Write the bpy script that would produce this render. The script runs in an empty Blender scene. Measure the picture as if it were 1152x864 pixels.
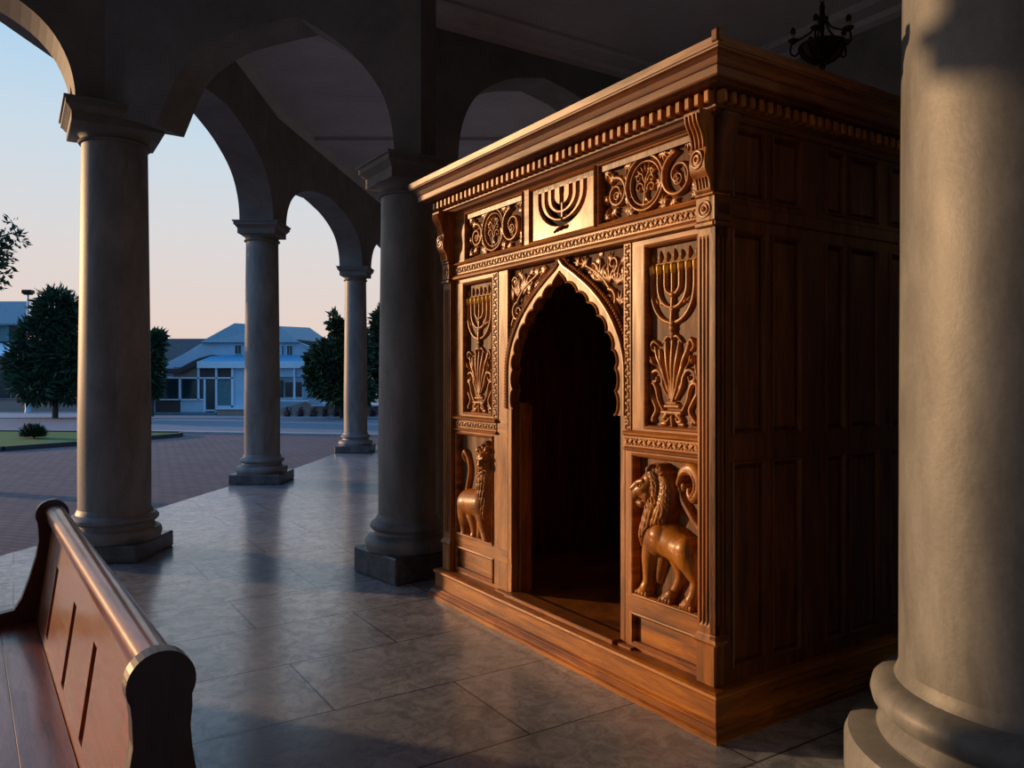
import bpy, bmesh, math, random
import numpy as np
from mathutils import Vector, Matrix
from mathutils.geometry import tessellate_polygon
random.seed(7)
PI = math.pi
S = bpy.context.scene
COL = S.collection

# ------------------------------------------------------------------ materials
def new_mat(name):
    m = bpy.data.materials.new(name); m.use_nodes = True
    nt = m.node_tree
    b = nt.nodes['Principled BSDF']
    return m, nt, b

def mapping(nt, scale=(1, 1, 1), rot=(0, 0, 0), coord='Object'):
    tc = nt.nodes.new('ShaderNodeTexCoord'); mp = nt.nodes.new('ShaderNodeMapping')
    mp.inputs['Scale'].default_value = scale; mp.inputs['Rotation'].default_value = rot
    nt.links.new(tc.outputs[coord], mp.inputs['Vector'])
    return mp.outputs['Vector']

def noise(nt, vec, scale, detail=4, rough=.6, dist=0):
    n = nt.nodes.new('ShaderNodeTexNoise')
    n.inputs['Scale'].default_value = scale; n.inputs['Detail'].default_value = detail
    n.inputs['Roughness'].default_value = rough; n.inputs['Distortion'].default_value = dist
    nt.links.new(vec, n.inputs['Vector'])
    return n.outputs['Fac']

def ramp(nt, fac, stops):
    r = nt.nodes.new('ShaderNodeValToRGB')
    e = r.color_ramp.elements
    while len(e) < len(stops): e.new(.5)
    for i, (p, c) in enumerate(stops):
        e[i].position = p; e[i].color = (c[0], c[1], c[2], 1)
    nt.links.new(fac, r.inputs['Fac'])
    return r.outputs['Color']

def mix(nt, fac, a, b, mode='MIX'):
    m = nt.nodes.new('ShaderNodeMix'); m.data_type = 'RGBA'; m.blend_type = mode
    for sock, v in ((m.inputs['Factor'], fac), (m.inputs['A'], a), (m.inputs['B'], b)):
        pass
    ins = [s for s in m.inputs if s.type == 'RGBA']
    if isinstance(fac, (int, float)): m.inputs[0].default_value = fac
    else: nt.links.new(fac, m.inputs[0])
    for s, v in zip(ins, (a, b)):
        if isinstance(v, tuple): s.default_value = (v[0], v[1], v[2], 1)
        else: nt.links.new(v, s)
    return [o for o in m.outputs if o.type == 'RGBA'][0]

def bump(nt, b, fac, strength, dist=.01):
    n = nt.nodes.new('ShaderNodeBump')
    n.inputs['Strength'].default_value = strength; n.inputs['Distance'].default_value = dist
    nt.links.new(fac, n.inputs['Height']); nt.links.new(n.outputs['Normal'], b.inputs['Normal'])

def wood(name, dark, mid, light, stretch=(9, 9, .9), rough=.46, coat=.18, coat_r=.3):
    m, nt, b = new_mat(name)
    v = mapping(nt, stretch)
    n1 = noise(nt, v, 2.2, 6, .62, .6)
    c = ramp(nt, n1, [(.30, dark), (.52, mid), (.72, light)])
    v2 = mapping(nt, tuple(s * 9 for s in stretch))
    n2 = noise(nt, v2, 2.5, 3, .5)
    c2 = ramp(nt, n2, [(.35, (.62, .6, .58)), (.6, (1, 1, 1))])
    c3 = mix(nt, .55, c, c2, 'MULTIPLY')
    nt.links.new(c3, b.inputs['Base Color'])
    r = ramp(nt, n1, [(.3, (rough + .12,) * 3), (.75, (rough - .06,) * 3)])
    nt.links.new(r, b.inputs['Roughness'])
    b.inputs['Coat Weight'].default_value = coat; b.inputs['Coat Roughness'].default_value = coat_r
    bump(nt, b, n2, .12, .002)
    return m

def stone(name, a, c, scale=3, rough=.55, bstr=.25, stretch=(1, 1, .35), coat=0):
    m, nt, b = new_mat(name)
    v = mapping(nt, stretch)
    n1 = noise(nt, v, scale, 8, .65, .3)
    v2 = mapping(nt)
    n2 = noise(nt, v2, scale * 14, 4, .6)
    col = ramp(nt, n1, [(.3, a), (.7, c)])
    col2 = mix(nt, .35, col, ramp(nt, n2, [(.3, (.6, .6, .6)), (.7, (1, 1, 1))]), 'MULTIPLY')
    nt.links.new(col2, b.inputs['Base Color'])
    b.inputs['Roughness'].default_value = rough
    b.inputs['Coat Weight'].default_value = coat; b.inputs['Coat Roughness'].default_value = .15
    bump(nt, b, n2, bstr, .004)
    return m

def plain(name, c, rough=.6, metal=0, var=.15, scale=6, bstr=.0):
    m, nt, b = new_mat(name)
    n1 = noise(nt, mapping(nt), scale, 4)
    lo = tuple(x * (1 - var) for x in c); hi = tuple(min(1, x * (1 + var)) for x in c)
    nt.links.new(ramp(nt, n1, [(.3, lo), (.7, hi)]), b.inputs['Base Color'])
    b.inputs['Roughness'].default_value = rough; b.inputs['Metallic'].default_value = metal
    if bstr: bump(nt, b, n1, bstr, .02)
    return m

WD, WM, WL = (.11, .031, .003), (.38, .124, .007), (.64, .245, .012)
M = {}
M['wood_v'] = wood('varnished_wood_upright_grain', WD, WM, WL)
M['wood_h'] = wood('varnished_wood_level_grain', WD, WM, WL, stretch=(.9, .9, 9))
M['wood_carved'] = wood('varnished_carved_wood', (.16, .048, .004), (.44, .155, .010), (.66, .275, .018), stretch=(5, 5, 1.5), rough=.40, coat=.28, coat_r=.22)
M['gilt_wood'] = wood('gilded_wood', (.60, .34, .03), (.82, .52, .07), (.95, .68, .14), stretch=(5, 5, 2), rough=.3)
M['wood_recess'] = wood('shade_darkened_wood_ground', (.045, .014, .005), (.10, .033, .009), (.16, .055, .014), rough=.7, coat=0)  # ground colour darkened to paint the shade in the gaps between carvings
M['wood_cornice'] = wood('dark_red_varnished_cornice', (.07, .02, .006), (.19, .06, .012), (.32, .11, .02), stretch=(.9, .9, 9))
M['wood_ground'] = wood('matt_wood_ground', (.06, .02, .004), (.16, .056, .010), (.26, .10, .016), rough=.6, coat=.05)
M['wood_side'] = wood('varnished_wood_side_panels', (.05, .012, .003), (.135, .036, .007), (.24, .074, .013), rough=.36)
M['pew'] = wood('mahogany_varnish', (.13, .030, .011), (.30, .078, .026), (.45, .135, .046), stretch=(1.0, 8, 8), rough=.34, coat=.6, coat_r=.16)
M['pew_dark'] = wood('dark_mahogany', (.03, .008, .006), (.06, .016, .01), (.09, .024, .014), stretch=(8, 8, 1), rough=.35, coat=.3)
M['slot'] = plain('slot_shadow_wood', (.01, .004, .003), .8)  # near-black colour standing in for shade inside slots and cut-outs
M['column'] = stone('grey_column_stone', (.12, .13, .137), (.34, .355, .365), 3.4, .5, .3)
M['arch_stone'] = stone('grey_arch_stone', (.13, .128, .125), (.235, .23, .225), 2, .7, .35, (1, 1, 1))
M['granite'] = stone('dark_granite', (.03, .04, .045), (.15, .18, .19), 9, .4, .15, (1, 1, 1), .3)
M['plaster'] = stone('ceiling_plaster', (.42, .40, .42), (.54, .52, .54), 1.2, .85, .1, (1, 1, 1))

def floor_mat():
    m, nt, b = new_mat('polished_marble_tiles')
    v = mapping(nt, (1, 1, 1), (0, 0, math.radians(-32.75)))
    br = nt.nodes.new('ShaderNodeTexBrick')
    nt.links.new(v, br.inputs['Vector'])
    br.inputs['Scale'].default_value = 1.0
    br.inputs['Brick Width'].default_value = 1.3; br.inputs['Row Height'].default_value = .72
    br.inputs['Mortar Size'].default_value = .006; br.inputs['Mortar Smooth'].default_value = .2
    br.inputs['Color1'].default_value = (.80, .80, .80, 1); br.inputs['Color2'].default_value = (1, 1, 1, 1)
    br.inputs['Mortar'].default_value = (.25, .24, .24, 1)
    v2 = mapping(nt)
    n1 = noise(nt, v2, 1.6, 8, .7, .8)
    n2 = noise(nt, v2, 9, 8, .75, 1.2)
    c = ramp(nt, n1, [(.3, (.34, .38, .43)), (.7, (.58, .63, .69))])
    c = mix(nt, .75, c, ramp(nt, n2, [(.38, (.34, .35, .38)), (.58, (1, 1, 1))]), 'MULTIPLY')
    c = mix(nt, 1.0, c, br.outputs['Color'], 'MULTIPLY')
    nt.links.new(c, b.inputs['Base Color'])
    r = ramp(nt, n2, [(.3, (.30,) * 3), (.7, (.14,) * 3)])
    nt.links.new(r, b.inputs['Roughness'])
    inv = nt.nodes.new('ShaderNodeMath'); inv.operation = 'SUBTRACT'
    inv.inputs[0].default_value = 1; nt.links.new(br.outputs['Fac'], inv.inputs[1])
    add = nt.nodes.new('ShaderNodeMath'); add.operation = 'MULTIPLY_ADD'
    nt.links.new(n2, add.inputs[0]); add.inputs[1].default_value = .12; nt.links.new(inv.outputs[0], add.inputs[2])
    bump(nt, b, add.outputs[0], .3, .003)
    b.inputs['Specular IOR Level'].default_value = .6
    return m
M['floor'] = floor_mat()

def paving_mat():
    m, nt, b = new_mat('brick_paving')
    v = mapping(nt, (1, 1, 1), (0, 0, .35))
    br = nt.nodes.new('ShaderNodeTexBrick'); nt.links.new(v, br.inputs['Vector'])
    br.inputs['Scale'].default_value = 1
    br.inputs['Brick Width'].default_value = .30; br.inputs['Row Height'].default_value = .15
    br.inputs['Mortar Size'].default_value = .014
    br.inputs['Color1'].default_value = (.125, .085, .092, 1); br.inputs['Color2'].default_value = (.185, .128, .135, 1)
    br.inputs['Mortar'].default_value = (.045, .035, .038, 1)
    n = noise(nt, mapping(nt), .6, 5)
    c = mix(nt, .5, br.outputs['Color'], ramp(nt, n, [(.3, (.6, .6, .65)), (.7, (1, 1, 1))]), 'MULTIPLY')
    nt.links.new(c, b.inputs['Base Color']); b.inputs['Roughness'].default_value = .75
    inv = nt.nodes.new('ShaderNodeMath'); inv.operation = 'SUBTRACT'
    inv.inputs[0].default_value = 1; nt.links.new(br.outputs['Fac'], inv.inputs[1])
    bump(nt, b, inv.outputs[0], .6, .01)
    return m
M['paving'] = paving_mat()
M['asphalt'] = plain('asphalt', (.17, .20, .23), .8, 0, .15, 3, .1)
M['sidewalk'] = plain('concrete_pavement', (.32, .34, .36), .8, 0, .12, 2)
M['grass'] = plain('grass', (.025, .13, .022), .9, 0, .4, 14, .5)
M['kerb'] = plain('kerb_stone', (.05, .06, .05), .8)
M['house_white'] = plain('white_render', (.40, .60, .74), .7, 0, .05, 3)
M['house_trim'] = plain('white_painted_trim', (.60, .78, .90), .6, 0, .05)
M['house_tan'] = plain('tan_render', (.30, .235, .20), .8, 0, .1)
M['roof_blue'] = plain('grey_blue_roof_sheet', (.10, .185, .23), .5, 0, .2, 5)
M['roof_grey'] = plain('grey_roof', (.15, .155, .17), .7, 0, .15)
M['canopy_blue'] = plain('blue_canopy', (.10, .36, .56), .5)
M['house_dark'] = plain('dark_brown_fascia', (.06, .045, .045), .6)
M['glass_dark'] = plain('dark_glass', (.02, .035, .045), .12, 0, .2)
M['curtain'] = plain('teal_curtain', (.10, .20, .22), .8)
M['planter_red'] = plain('red_planter', (.20, .035, .035), .7)
M['pole'] = plain('pale_blue_paint', (.35, .55, .65), .5)
M['leaf'] = plain('dark_leaf', (.022, .060, .030), .45, 0, .5, 5)
M['leaf2'] = plain('olive_leaf', (.030, .060, .022), .5, 0, .5, 5)
M['leaf_red'] = plain('flower_leaf', (.10, .03, .04), .6, 0, .5, 9)
M['bark'] = plain('bark', (.06, .045, .035), .9, 0, .4, 12, .3)
M['bronze'] = plain('dark_bronze', (.030, .020, .012), .42, .85, .3)
M['candle'] = plain('candle_sleeve', (.35, .28, .18), .6)

# ------------------------------------------------------------------ mesh helpers
def link(o, parent=None):
    COL.objects.link(o)
    if parent is not None: o.parent = parent
    return o

def mesh_obj(name, verts, faces, mat, parent=None, smooth=False, angle=None):
    me = bpy.data.meshes.new(name)
    me.from_pydata([tuple(v) for v in verts], [], [tuple(f) for f in faces])
    me.materials.append(mat)
    if smooth:
        me.polygons.foreach_set('use_smooth', [True] * len(me.polygons))
        if angle is not None:
            try: me.set_sharp_from_angle(angle=angle)
            except Exception: pass
    me.update()
    return link(bpy.data.objects.new(name, me), parent)

class MB:
    def __init__(s): s.v = []; s.f = []; s.T = Matrix.Identity(4)
    def add(s, vs, fs):
        n = len(s.v)
        s.v += [tuple(s.T @ Vector(p)) for p in vs]; s.f += [tuple(i + n for i in f) for f in fs]
    def box(s, x0, x1, y0, y1, z0, z1, c=0):
        if c <= 0:
            s.add([(x0, y0, z0), (x1, y0, z0), (x1, y1, z0), (x0, y1, z0), (x0, y0, z1), (x1, y0, z1), (x1, y1, z1), (x0, y1, z1)],
                  [(0, 3, 2, 1), (4, 5, 6, 7), (0, 1, 5, 4), (1, 2, 6, 5), (2, 3, 7, 6), (3, 0, 4, 7)])
        else:
            c = min(c, (x1 - x0) / 2.2, (y1 - y0) / 2.2, (z1 - z0) / 2.2)
            bm = bmesh.new()
            bmesh.ops.create_cube(bm, size=1)
            for v in bm.verts:
                v.co = Vector(((x0 + x1) / 2 + v.co.x * (x1 - x0), (y0 + y1) / 2 + v.co.y * (y1 - y0), (z0 + z1) / 2 + v.co.z * (z1 - z0)))
            bmesh.ops.bevel(bm, geom=bm.edges[:], offset=c, segments=1, affect='EDGES')
            s.bm(bm)
    def bm(s, bm):
        bm.verts.index_update()
        s.add([v.co for v in bm.verts], [[v.index for v in f.verts] for f in bm.faces]); bm.free()
    def prism(s, poly, d0, d1, fn):
        """poly of 2-D points, extruded from d0 to d1; fn(a,b,d) -> 3-D point"""
        n = len(poly)
        tris = tessellate_polygon([[Vector((p[0], p[1], 0)) for p in poly]])
        vs = [fn(p[0], p[1], d0) for p in poly] + [fn(p[0], p[1], d1) for p in poly]
        fs = [tuple(t) for t in tris] + [tuple(i + n for i in reversed(t)) for t in tris]
        fs += [(i, (i + 1) % n, (i + 1) % n + n, i + n) for i in range(n)]
        s.add(vs, fs)
    def lathe(s, prof, seg=48, cx=0, cy=0, square=None):
        vs = []; fs = []
        for (r, z) in prof:
            for k in range(seg):
                a = 2 * PI * k / seg
                vs.append((cx + r * math.cos(a), cy + r * math.sin(a), z))
        for i in range(len(prof) - 1):
            for k in range(seg):
                k2 = (k + 1) % seg
                fs.append((i * seg + k, i * seg + k2, (i + 1) * seg + k2, (i + 1) * seg + k))
        fs.append(tuple(range(seg - 1, -1, -1))); fs.append(tuple((len(prof) - 1) * seg + k for k in range(seg)))
        s.add(vs, fs)
    def sweep_rect(s, prof, x0, x1, y0, y1):
        """profile of (outset, z) carried round a rectangle with mitred corners, capped"""
        vs = []; fs = []
        for (o, z) in prof:
            vs += [(x0 - o, y0 - o, z), (x1 + o, y0 - o, z), (x1 + o, y1 + o, z), (x0 - o, y1 + o, z)]
        for i in range(len(prof) - 1):
            for k in range(4):
                k2 = (k + 1) % 4
                fs.append((i * 4 + k, i * 4 + k2, i * 4 + 4 + k2, i * 4 + 4 + k))
        fs.append((3, 2, 1, 0)); n = (len(prof) - 1) * 4; fs.append((n, n + 1, n + 2, n + 3))
        s.add(vs, fs)
    def frame(s, u0, u1, v0, v1, prof, fn):
        """picture-frame moulding: prof of (inset, height) round opening; fn(u,v,h)->3-D"""
        vs = []; fs = []
        for (i, h) in prof:
            vs += [fn(u0 + i, v0 + i, h), fn(u1 - i, v0 + i, h), fn(u1 - i, v1 - i, h), fn(u0 + i, v1 - i, h)]
        for i in range(len(prof) - 1):
            for k in range(4):
                k2 = (k + 1) % 4
                fs.append((i * 4 + k, i * 4 + k2, i * 4 + 4 + k2, i * 4 + 4 + k))
        s.add(vs, fs)
    def tube(s, pts, r, seg=10, caps=True):
        pts = [Vector(p) for p in pts]
        rs = r if isinstance(r, (list, tuple)) else [r] * len(pts)
        vs = []; fs = []; prev = None
        for i, p in enumerate(pts):
            t = (pts[min(i + 1, len(pts) - 1)] - pts[max(i - 1, 0)]).normalized()
            if prev is None:
                n = t.orthogonal().normalized()
            else:
                n = (prev - t * prev.dot(t))
                n = n.normalized() if n.length > 1e-6 else t.orthogonal().normalized()
            prev = n; b = t.cross(n)
            for k in range(seg):
                a = 2 * PI * k / seg
                vs.append(p + (n * math.cos(a) + b * math.sin(a)) * rs[i])
        for i in range(len(pts) - 1):
            for k in range(seg):
                k2 = (k + 1) % seg
                fs.append((i * seg + k, i * seg + k2, (i + 1) * seg + k2, (i + 1) * seg + k))
        if caps:
            fs.append(tuple(range(seg - 1, -1, -1))); fs.append(tuple((len(pts) - 1) * seg + k for k in range(seg)))
        s.add(vs, fs)
    def ball(s, c, r, sc=(1, 1, 1), seg=12):
        bm = bmesh.new(); bmesh.ops.create_uvsphere(bm, u_segments=seg, v_segments=seg // 2 + 2, radius=r)
        for v in bm.verts: v.co = Vector((c[0] + v.co.x * sc[0], c[1] + v.co.y * sc[1], c[2] + v.co.z * sc[2]))
        s.bm(bm)
    def build(s, name, mat, parent=None, smooth=False, angle=math.radians(35)):
        return mesh_obj(name, s.v, s.f, mat, parent, smooth, angle)

def fix_normals(o):
    bm = bmesh.new(); bm.from_mesh(o.data); bmesh.ops.recalc_face_normals(bm, faces=bm.faces[:]); bm.to_mesh(o.data); bm.free()
    return o

def tag(o, label, cat, group=None, kind=None):
    o['label'] = label; o['category'] = cat
    if group: o['group'] = group
    if kind: o['kind'] = kind
    return o
def struct(o, label=None):
    o['kind'] = 'structure'
    if label: o['label'] = label
    return o
def empty(name, loc, rz=0):
    o = bpy.data.objects.new(name, None); o.location = loc; o.rotation_euler = (0, 0, rz); o.empty_display_size = .2
    COL.objects.link(o); return o
def catmull(pts, n=6, closed=False):
    pts = [np.array(p, float) for p in pts]
    if len(pts) < 3 and not closed:
        return [pts[0] + (pts[-1] - pts[0]) * t for t in np.linspace(0, 1, n + 1)]
    out = []; N = len(pts)
    rng = range(N) if closed else range(N - 1)
    for i in rng:
        p0 = pts[(i - 1) % N] if (closed or i > 0) else pts[0]
        p1 = pts[i]; p2 = pts[(i + 1) % N]
        p3 = pts[(i + 2) % N] if (closed or i + 2 < N) else pts[-1]
        for k in range(n):
            t = k / n
            out.append(.5 * ((2 * p1) + (-p0 + p2) * t + (2 * p0 - 5 * p1 + 4 * p2 - p3) * t * t + (-p0 + 3 * p1 - 3 * p2 + p3) * t ** 3))
    out.append(pts[0] if closed else pts[-1])
    return out

# ------------------------------------------------------------------ camera
EYE = 1.6; FPX = 872.0
cam = bpy.data.cameras.new('camera'); co = bpy.data.objects.new('camera', cam); COL.objects.link(co)
co.location = (0, 0, EYE); co.rotation_euler = (PI / 2, 0, 0)
cam.sensor_width = 36; cam.lens = FPX / 1152 * 36; cam.shift_y = -7 / 1152
cam.clip_end = 500; cam.clip_start = .05
S.camera = co

# ------------------------------------------------------------------ sky and sun
SUN = Vector((-.94, .34, .135)).normalized()
w = bpy.data.worlds.new('dusk_sky'); S.world = w; w.use_nodes = True
nt = w.node_tree; bg = nt.nodes['Background']
tc = nt.nodes.new('ShaderNodeTexCoord'); sp = nt.nodes.new('ShaderNodeSeparateXYZ')
nt.links.new(tc.outputs['Generated'], sp.inputs[0])
sky_w = ramp(nt, sp.outputs['Z'], [(0, (.74, .57, .50)), (.05, (.80, .64, .57)), (.16, (.72, .69, .69)), (.27, (.60, .71, .80)), (.40, (.38, .63, .88)), (.6, (.20, .47, .90)), (1, (.12, .34, .80))])
sky_c = ramp(nt, sp.outputs['Z'], [(0, (.20, .34, .50)), (.15, (.22, .42, .66)), (.4, (.20, .46, .84)), (1, (.12, .34, .80))])
dt = nt.nodes.new('ShaderNodeVectorMath'); dt.operation = 'DOT_PRODUCT'
nt.links.new(tc.outputs['Generated'], dt.inputs[0]); dt.inputs[1].default_value = (-.6, .8, 0)
mr = nt.nodes.new('ShaderNodeMapRange'); mr.interpolation_type = 'SMOOTHSTEP'
mr.inputs['From Min'].default_value = -.3; mr.inputs['From Max'].default_value = .6
nt.links.new(dt.outputs['Value'], mr.inputs['Value'])
sky = mix(nt, mr.outputs['Result'], sky_c, sky_w)
nt.links.new(sky, bg.inputs['Color']); bg.inputs['Strength'].default_value = 1.0
sl = bpy.data.lights.new('low_sun', 'SUN'); so = bpy.data.objects.new('low_sun', sl); COL.objects.link(so)
so.rotation_euler = SUN.to_track_quat('Z', 'Y').to_euler(); so.location = (-8, 3, 8)
sl.energy = 3.5; sl.color = (1.0, .58, .27); sl.angle = math.radians(.8)

# ------------------------------------------------------------------ portico floor and grounds
GZ = -.4
edge = [(-14, 1.0), (-7.2, 5.45), (-4.62, 6.82), (-4.54, 7.3), (-4.17, 11.4), (-4.2, 11.6), (-4.2, 12.45), (-3.85, 13.3), (-3.75, 15.7), (-3.72, 17.2), (-3.2, 18.4), (-2.9, 23), (-2.6, 28), (6, 33), (14, 33), (14, -7), (-14, -7)]
mb = MB(); mb.prism(edge, GZ, 0, lambda a, b, d: (a, b, d)); fix_normals(struct(mb.build('floor', M['floor'])))
mb = MB(); mb.box(-90, 60, -10, 90, GZ - .3, GZ); struct(mb.build('floor_paving', M['paving']))
def H(px, py, d): return ((px - 576) * d / FPX, d, EYE - (py - 425) * d / FPX)
# road strip, far pavement, lawn with kerb
mb = MB(); mb.prism([(-60, 29), (-12.6, 28.4), (-2, 26.2), (30, 25), (30, 37.5), (-60, 37.5)], GZ, GZ + .02, lambda a, b, d: (a, b, d)); struct(fix_normals(mb.build('floor_road', M['asphalt'])))
mb = MB(); mb.prism([(-60, 37.5), (30, 37.5), (30, 60), (-60, 60)], GZ, GZ + .07, lambda a, b, d: (a, b, d)); struct(fix_normals(mb.build('floor_pavement', M['sidewalk'])))
mb = MB(); mb.prism([(-60, 28.4), (-12.6, 27.8), (-2, 25.7), (30, 24.5), (30, 25), (-2, 26.2), (-12.6, 28.4), (-60, 29)], GZ, GZ + .08, lambda a, b, d: (a, b, d))
struct(fix_normals(mb.build('trim_1', M['sidewalk'])))
lawn = [(-40, 17.5), (-13.9, 21.2), (-12.4, 23.6), (-11.3, 26.2), (-11.6, 27.0), (-18.5, 27.6), (-40, 28)]
root = empty('lawn', (0, 0, 0)); tag(root, 'green grass lawn with dark kerb between brick paving and road', 'lawn')
mb = MB(); mb.prism(lawn, GZ, GZ + .09, lambda a, b, d: (a, b, d)); fix_normals(mb.build('turf', M['grass'], root))
mb = MB()
for i in range(len(lawn) - 1):
    a, b = Vector(lawn[i]), Vector(lawn[i + 1]); t = (b - a).normalized(); n = Vector((t.y, -t.x)) * .14
    mb.prism([a, b, b + n, a + n], GZ, GZ + .13, lambda x, y, d: (x, y, d))
fix_normals(mb.build('kerb', M['kerb'], root))

# ------------------------------------------------------------------ arcade
def column(x, y, r, neck, plinth, ph, rot, label, top_h=.26, torus=.385, crot=0, q=.305):
    root = empty('stone_column', (x, y, 0), rot)
    tag(root, label, 'column', 'stone columns of the portico')
    mb = MB(); mb.box(-plinth, plinth, -plinth, plinth, 0, ph, .012); mb.build('plinth', M['granite'], root)
    t = torus; z = ph
    prof = [(r + .02, z), (t * .98, z), (t, z + .02), (t * 1.02, z + .05), (t, z + .085), (t * .96, z + .10), (t * .9, z + .105), (r + .03, z + .125), (r + .025, z + .15), (r + .05, z + .16), (r + .065, z + .18), (r + .065, z + .20), (r + .045, z + .225), (r + .02, z + .235), (r + .012, z + .26), (r, z + .28)]
    prof = [(a, b) for a, b in prof]
    mb = MB(); mb.lathe(prof, 64); mb.build('base_molding', M['column'], root, True)
    z0 = z + .27; rt = r * .90
    prof = [(r, z0)] + [(r + (rt - r) * max(0, (k / 12 - .25)) / .75, z0 + (neck - z0) * k / 12) for k in range(1, 13)]
    mb = MB(); mb.lathe(prof, 64); mb.build('shaft', M['column'], root, True)
    n = neck; h = top_h / .26
    mb = MB(); mb.lathe([(rt, n - .03), (rt + .022, n - .028), (rt + .03, n - .015), (rt + .022, n - .002), (rt + .004, n + .002), (rt + .008, n + .03 * h), (rt + .03, n + .055 * h), (rt + .06, n + .07 * h), (rt + .06, n + .08 * h)], 48)
    mb.T = Matrix.Rotation(crot - rot, 4, 'Z')
    mb.sweep_rect([(q - .03, n + .065 * h), (q - .02, n + .07 * h), (q - .02, n + .15 * h), (q - .01, n + .155 * h), (q + .01, n + .185 * h), (q + .025, n + .195 * h), (q + .025, n + .235 * h), (q + .04, n + .24 * h), (q + .04, n + .26 * h)], 0, 0, 0, 0)
    mb.build('capital', M['arch_stone'], root, True)
    return root
A = Vector((-3.60, 7.03)); B = Vector((-3.85, 11.95)); C = Vector((-3.38, 16.75)); D = Vector((-.855, 6.39))
A1 = Vector((-6.36, 5.215)); A2 = Vector((-9.2, 3.39)); Cn = Vector((-2.9, 21.5))
NK = 3.71
column(A.x, A.y, .30, NK, .37, .15, 0, 'grey stone column nearest the pew, dark plinth at the edge of the brick paving', crot=math.radians(32.75), q=.385)
column(B.x, B.y, .265, NK, .385, .15, .0, 'second outdoor column, standing in front of the white house', torus=.375)
column(C.x, C.y, .25, NK, .37, .15, 0, 'farthest slim column, in front of the bushy trees', torus=.36)
column(D.x, D.y, .245, 3.10, .325, .21, math.radians(40.5), 'column right behind the left corner of the carved wooden cabinet', top_h=.26, torus=.345, crot=math.radians(32.75), q=.285)
column(A1.x, A1.y, .30, NK, .37, .15, math.radians(32), 'grey stone column of the left bay outside the frame', q=.385)
column(A2.x, A2.y, .30, NK, .37, .15, math.radians(32), 'grey stone column of the outermost left bay outside the frame', q=.385)
column(Cn.x, Cn.y, .25, NK, .37, .15, 0, 'grey stone column beyond the farthest visible one')

ARCH = [(1, 0), (.99, .16), (.955, .34), (.88, .53), (.76, .69), (.58, .82), (.36, .92), (.0, 1.0)]
def arch_curve(s0, s1, zs0, za, zs1=None, apex=None, inset=.0):
    """open curve from left foot to right foot"""
    zs1 = zs0 if zs1 is None else zs1
    c = (s0 + s1) / 2 if apex is None else apex
    prof = [(float(p[0]), float(p[1])) for p in catmull(ARCH, 3)]
    left = [(c - (c - s0) * a, zs0 + (za - zs0) * b) for a, b in prof]
    right = [(c + (s1 - c) * a, zs1 + (za - zs1) * b) for a, b in reversed(prof)]
    return left + right[1:]
def wall_arch(name, P, Q, curve, ztop, th, ext0=0, ext1=0, mat='arch_stone', zb0=3.97, zb1=3.97, t0=None):
    P = Vector(P); Q = Vector(Q); d = (Q - P).normalized(); L = (Q - P).length; n = Vector((d.y, -d.x))
    poly = [(-ext0, zb0)] + curve + [(L + ext1, zb1), (L + ext1, ztop), (-ext0, ztop)]
    mb = MB(); mb.prism(poly, -th / 2 if t0 is None else t0, th / 2, lambda s, z, t: (P.x + d.x * s + n.x * t, P.y + d.y * s + n.y * t, z))
    return fix_normals(struct(mb.build(name, M[mat])))
ZT = 5.7; ZC = 5.1
LAB = (B - A).length; LBC = (C - B).length
wall_arch('wall_left_arcade', A, B, arch_curve(.33, LAB - .33, 3.97, 4.93), ZT, .5)
wall_arch('wall_left_arcade', B, C, arch_curve(.33, LBC - .33, 3.97, 4.93), ZT, .5)
wall_arch('wall_left_arcade', C, Cn, arch_curve(.33, (Cn - C).length - .33, 3.97, 4.93), ZT, .5, 0, 6)
wall_arch('wall_near_arcade', A1, A, arch_curve(.33, (A - A1).length - .33, 3.97, 4.98), ZT, .5, 0, .2)
wall_arch('wall_near_arcade', A2, A1, arch_curve(.33, (A1 - A2).length - .33, 3.97, 4.98), ZT, .5, .4, 0)
# the arch between the near column and the column behind the cabinet
dAD = (D - A).normalized(); nAD = Vector((dAD.y, -dAD.x)); OA = A + nAD * .25
def onAD(px, py):
    r = (px - 576) / FPX
    s = (OA.x - r * OA.y) / (r * dAD.y - dAD.x)
    return (s, EYE - (py - 425) * (OA.y + dAD.y * s) / FPX)
cv = [onAD(*p) for p in [(176, 140), (184, 120), (194, 96), (208, 72), (230, 53), (257, 38), (296, 27), (334, 18), (366, 37), (393, 58), (415, 82), (431, 108), (440, 138), (444, 172)]]
cv = [(float(p[0]), float(p[1])) for p in catmull(cv[:8], 3) + catmull(cv[7:], 3)[1:]]
wall_arch('wall_cross_arcade', A, D, cv, ZT, .5, .25, .2, zb0=3.97, zb1=3.36, t0=-.12)
# back wall behind the cabinet
W0 = Vector((-1.2, 7.18)); dW = Vector((.841, .541)); L0 = W0 - dW * .35
def back_wall():
    tl = .35
    arcs = arch_curve(tl + .80, tl + 2.86, 3.75, 4.76)
    poly = [(.86, 0)] + [(tl + .80, 0)] + arcs + [(tl + 2.86, 0), (9.5, 0), (9.5, ZT), (.86, ZT)]
    n = Vector((-.541, .841))
    mb = MB(); mb.prism(poly, 0, .45, lambda s, z, t: (L0.x + dW.x * s + n.x * t, L0.y + dW.y * s + n.y * t, z))
    return fix_normals(struct(mb.build('wall_back', M['arch_stone'])))
back_wall()
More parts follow.
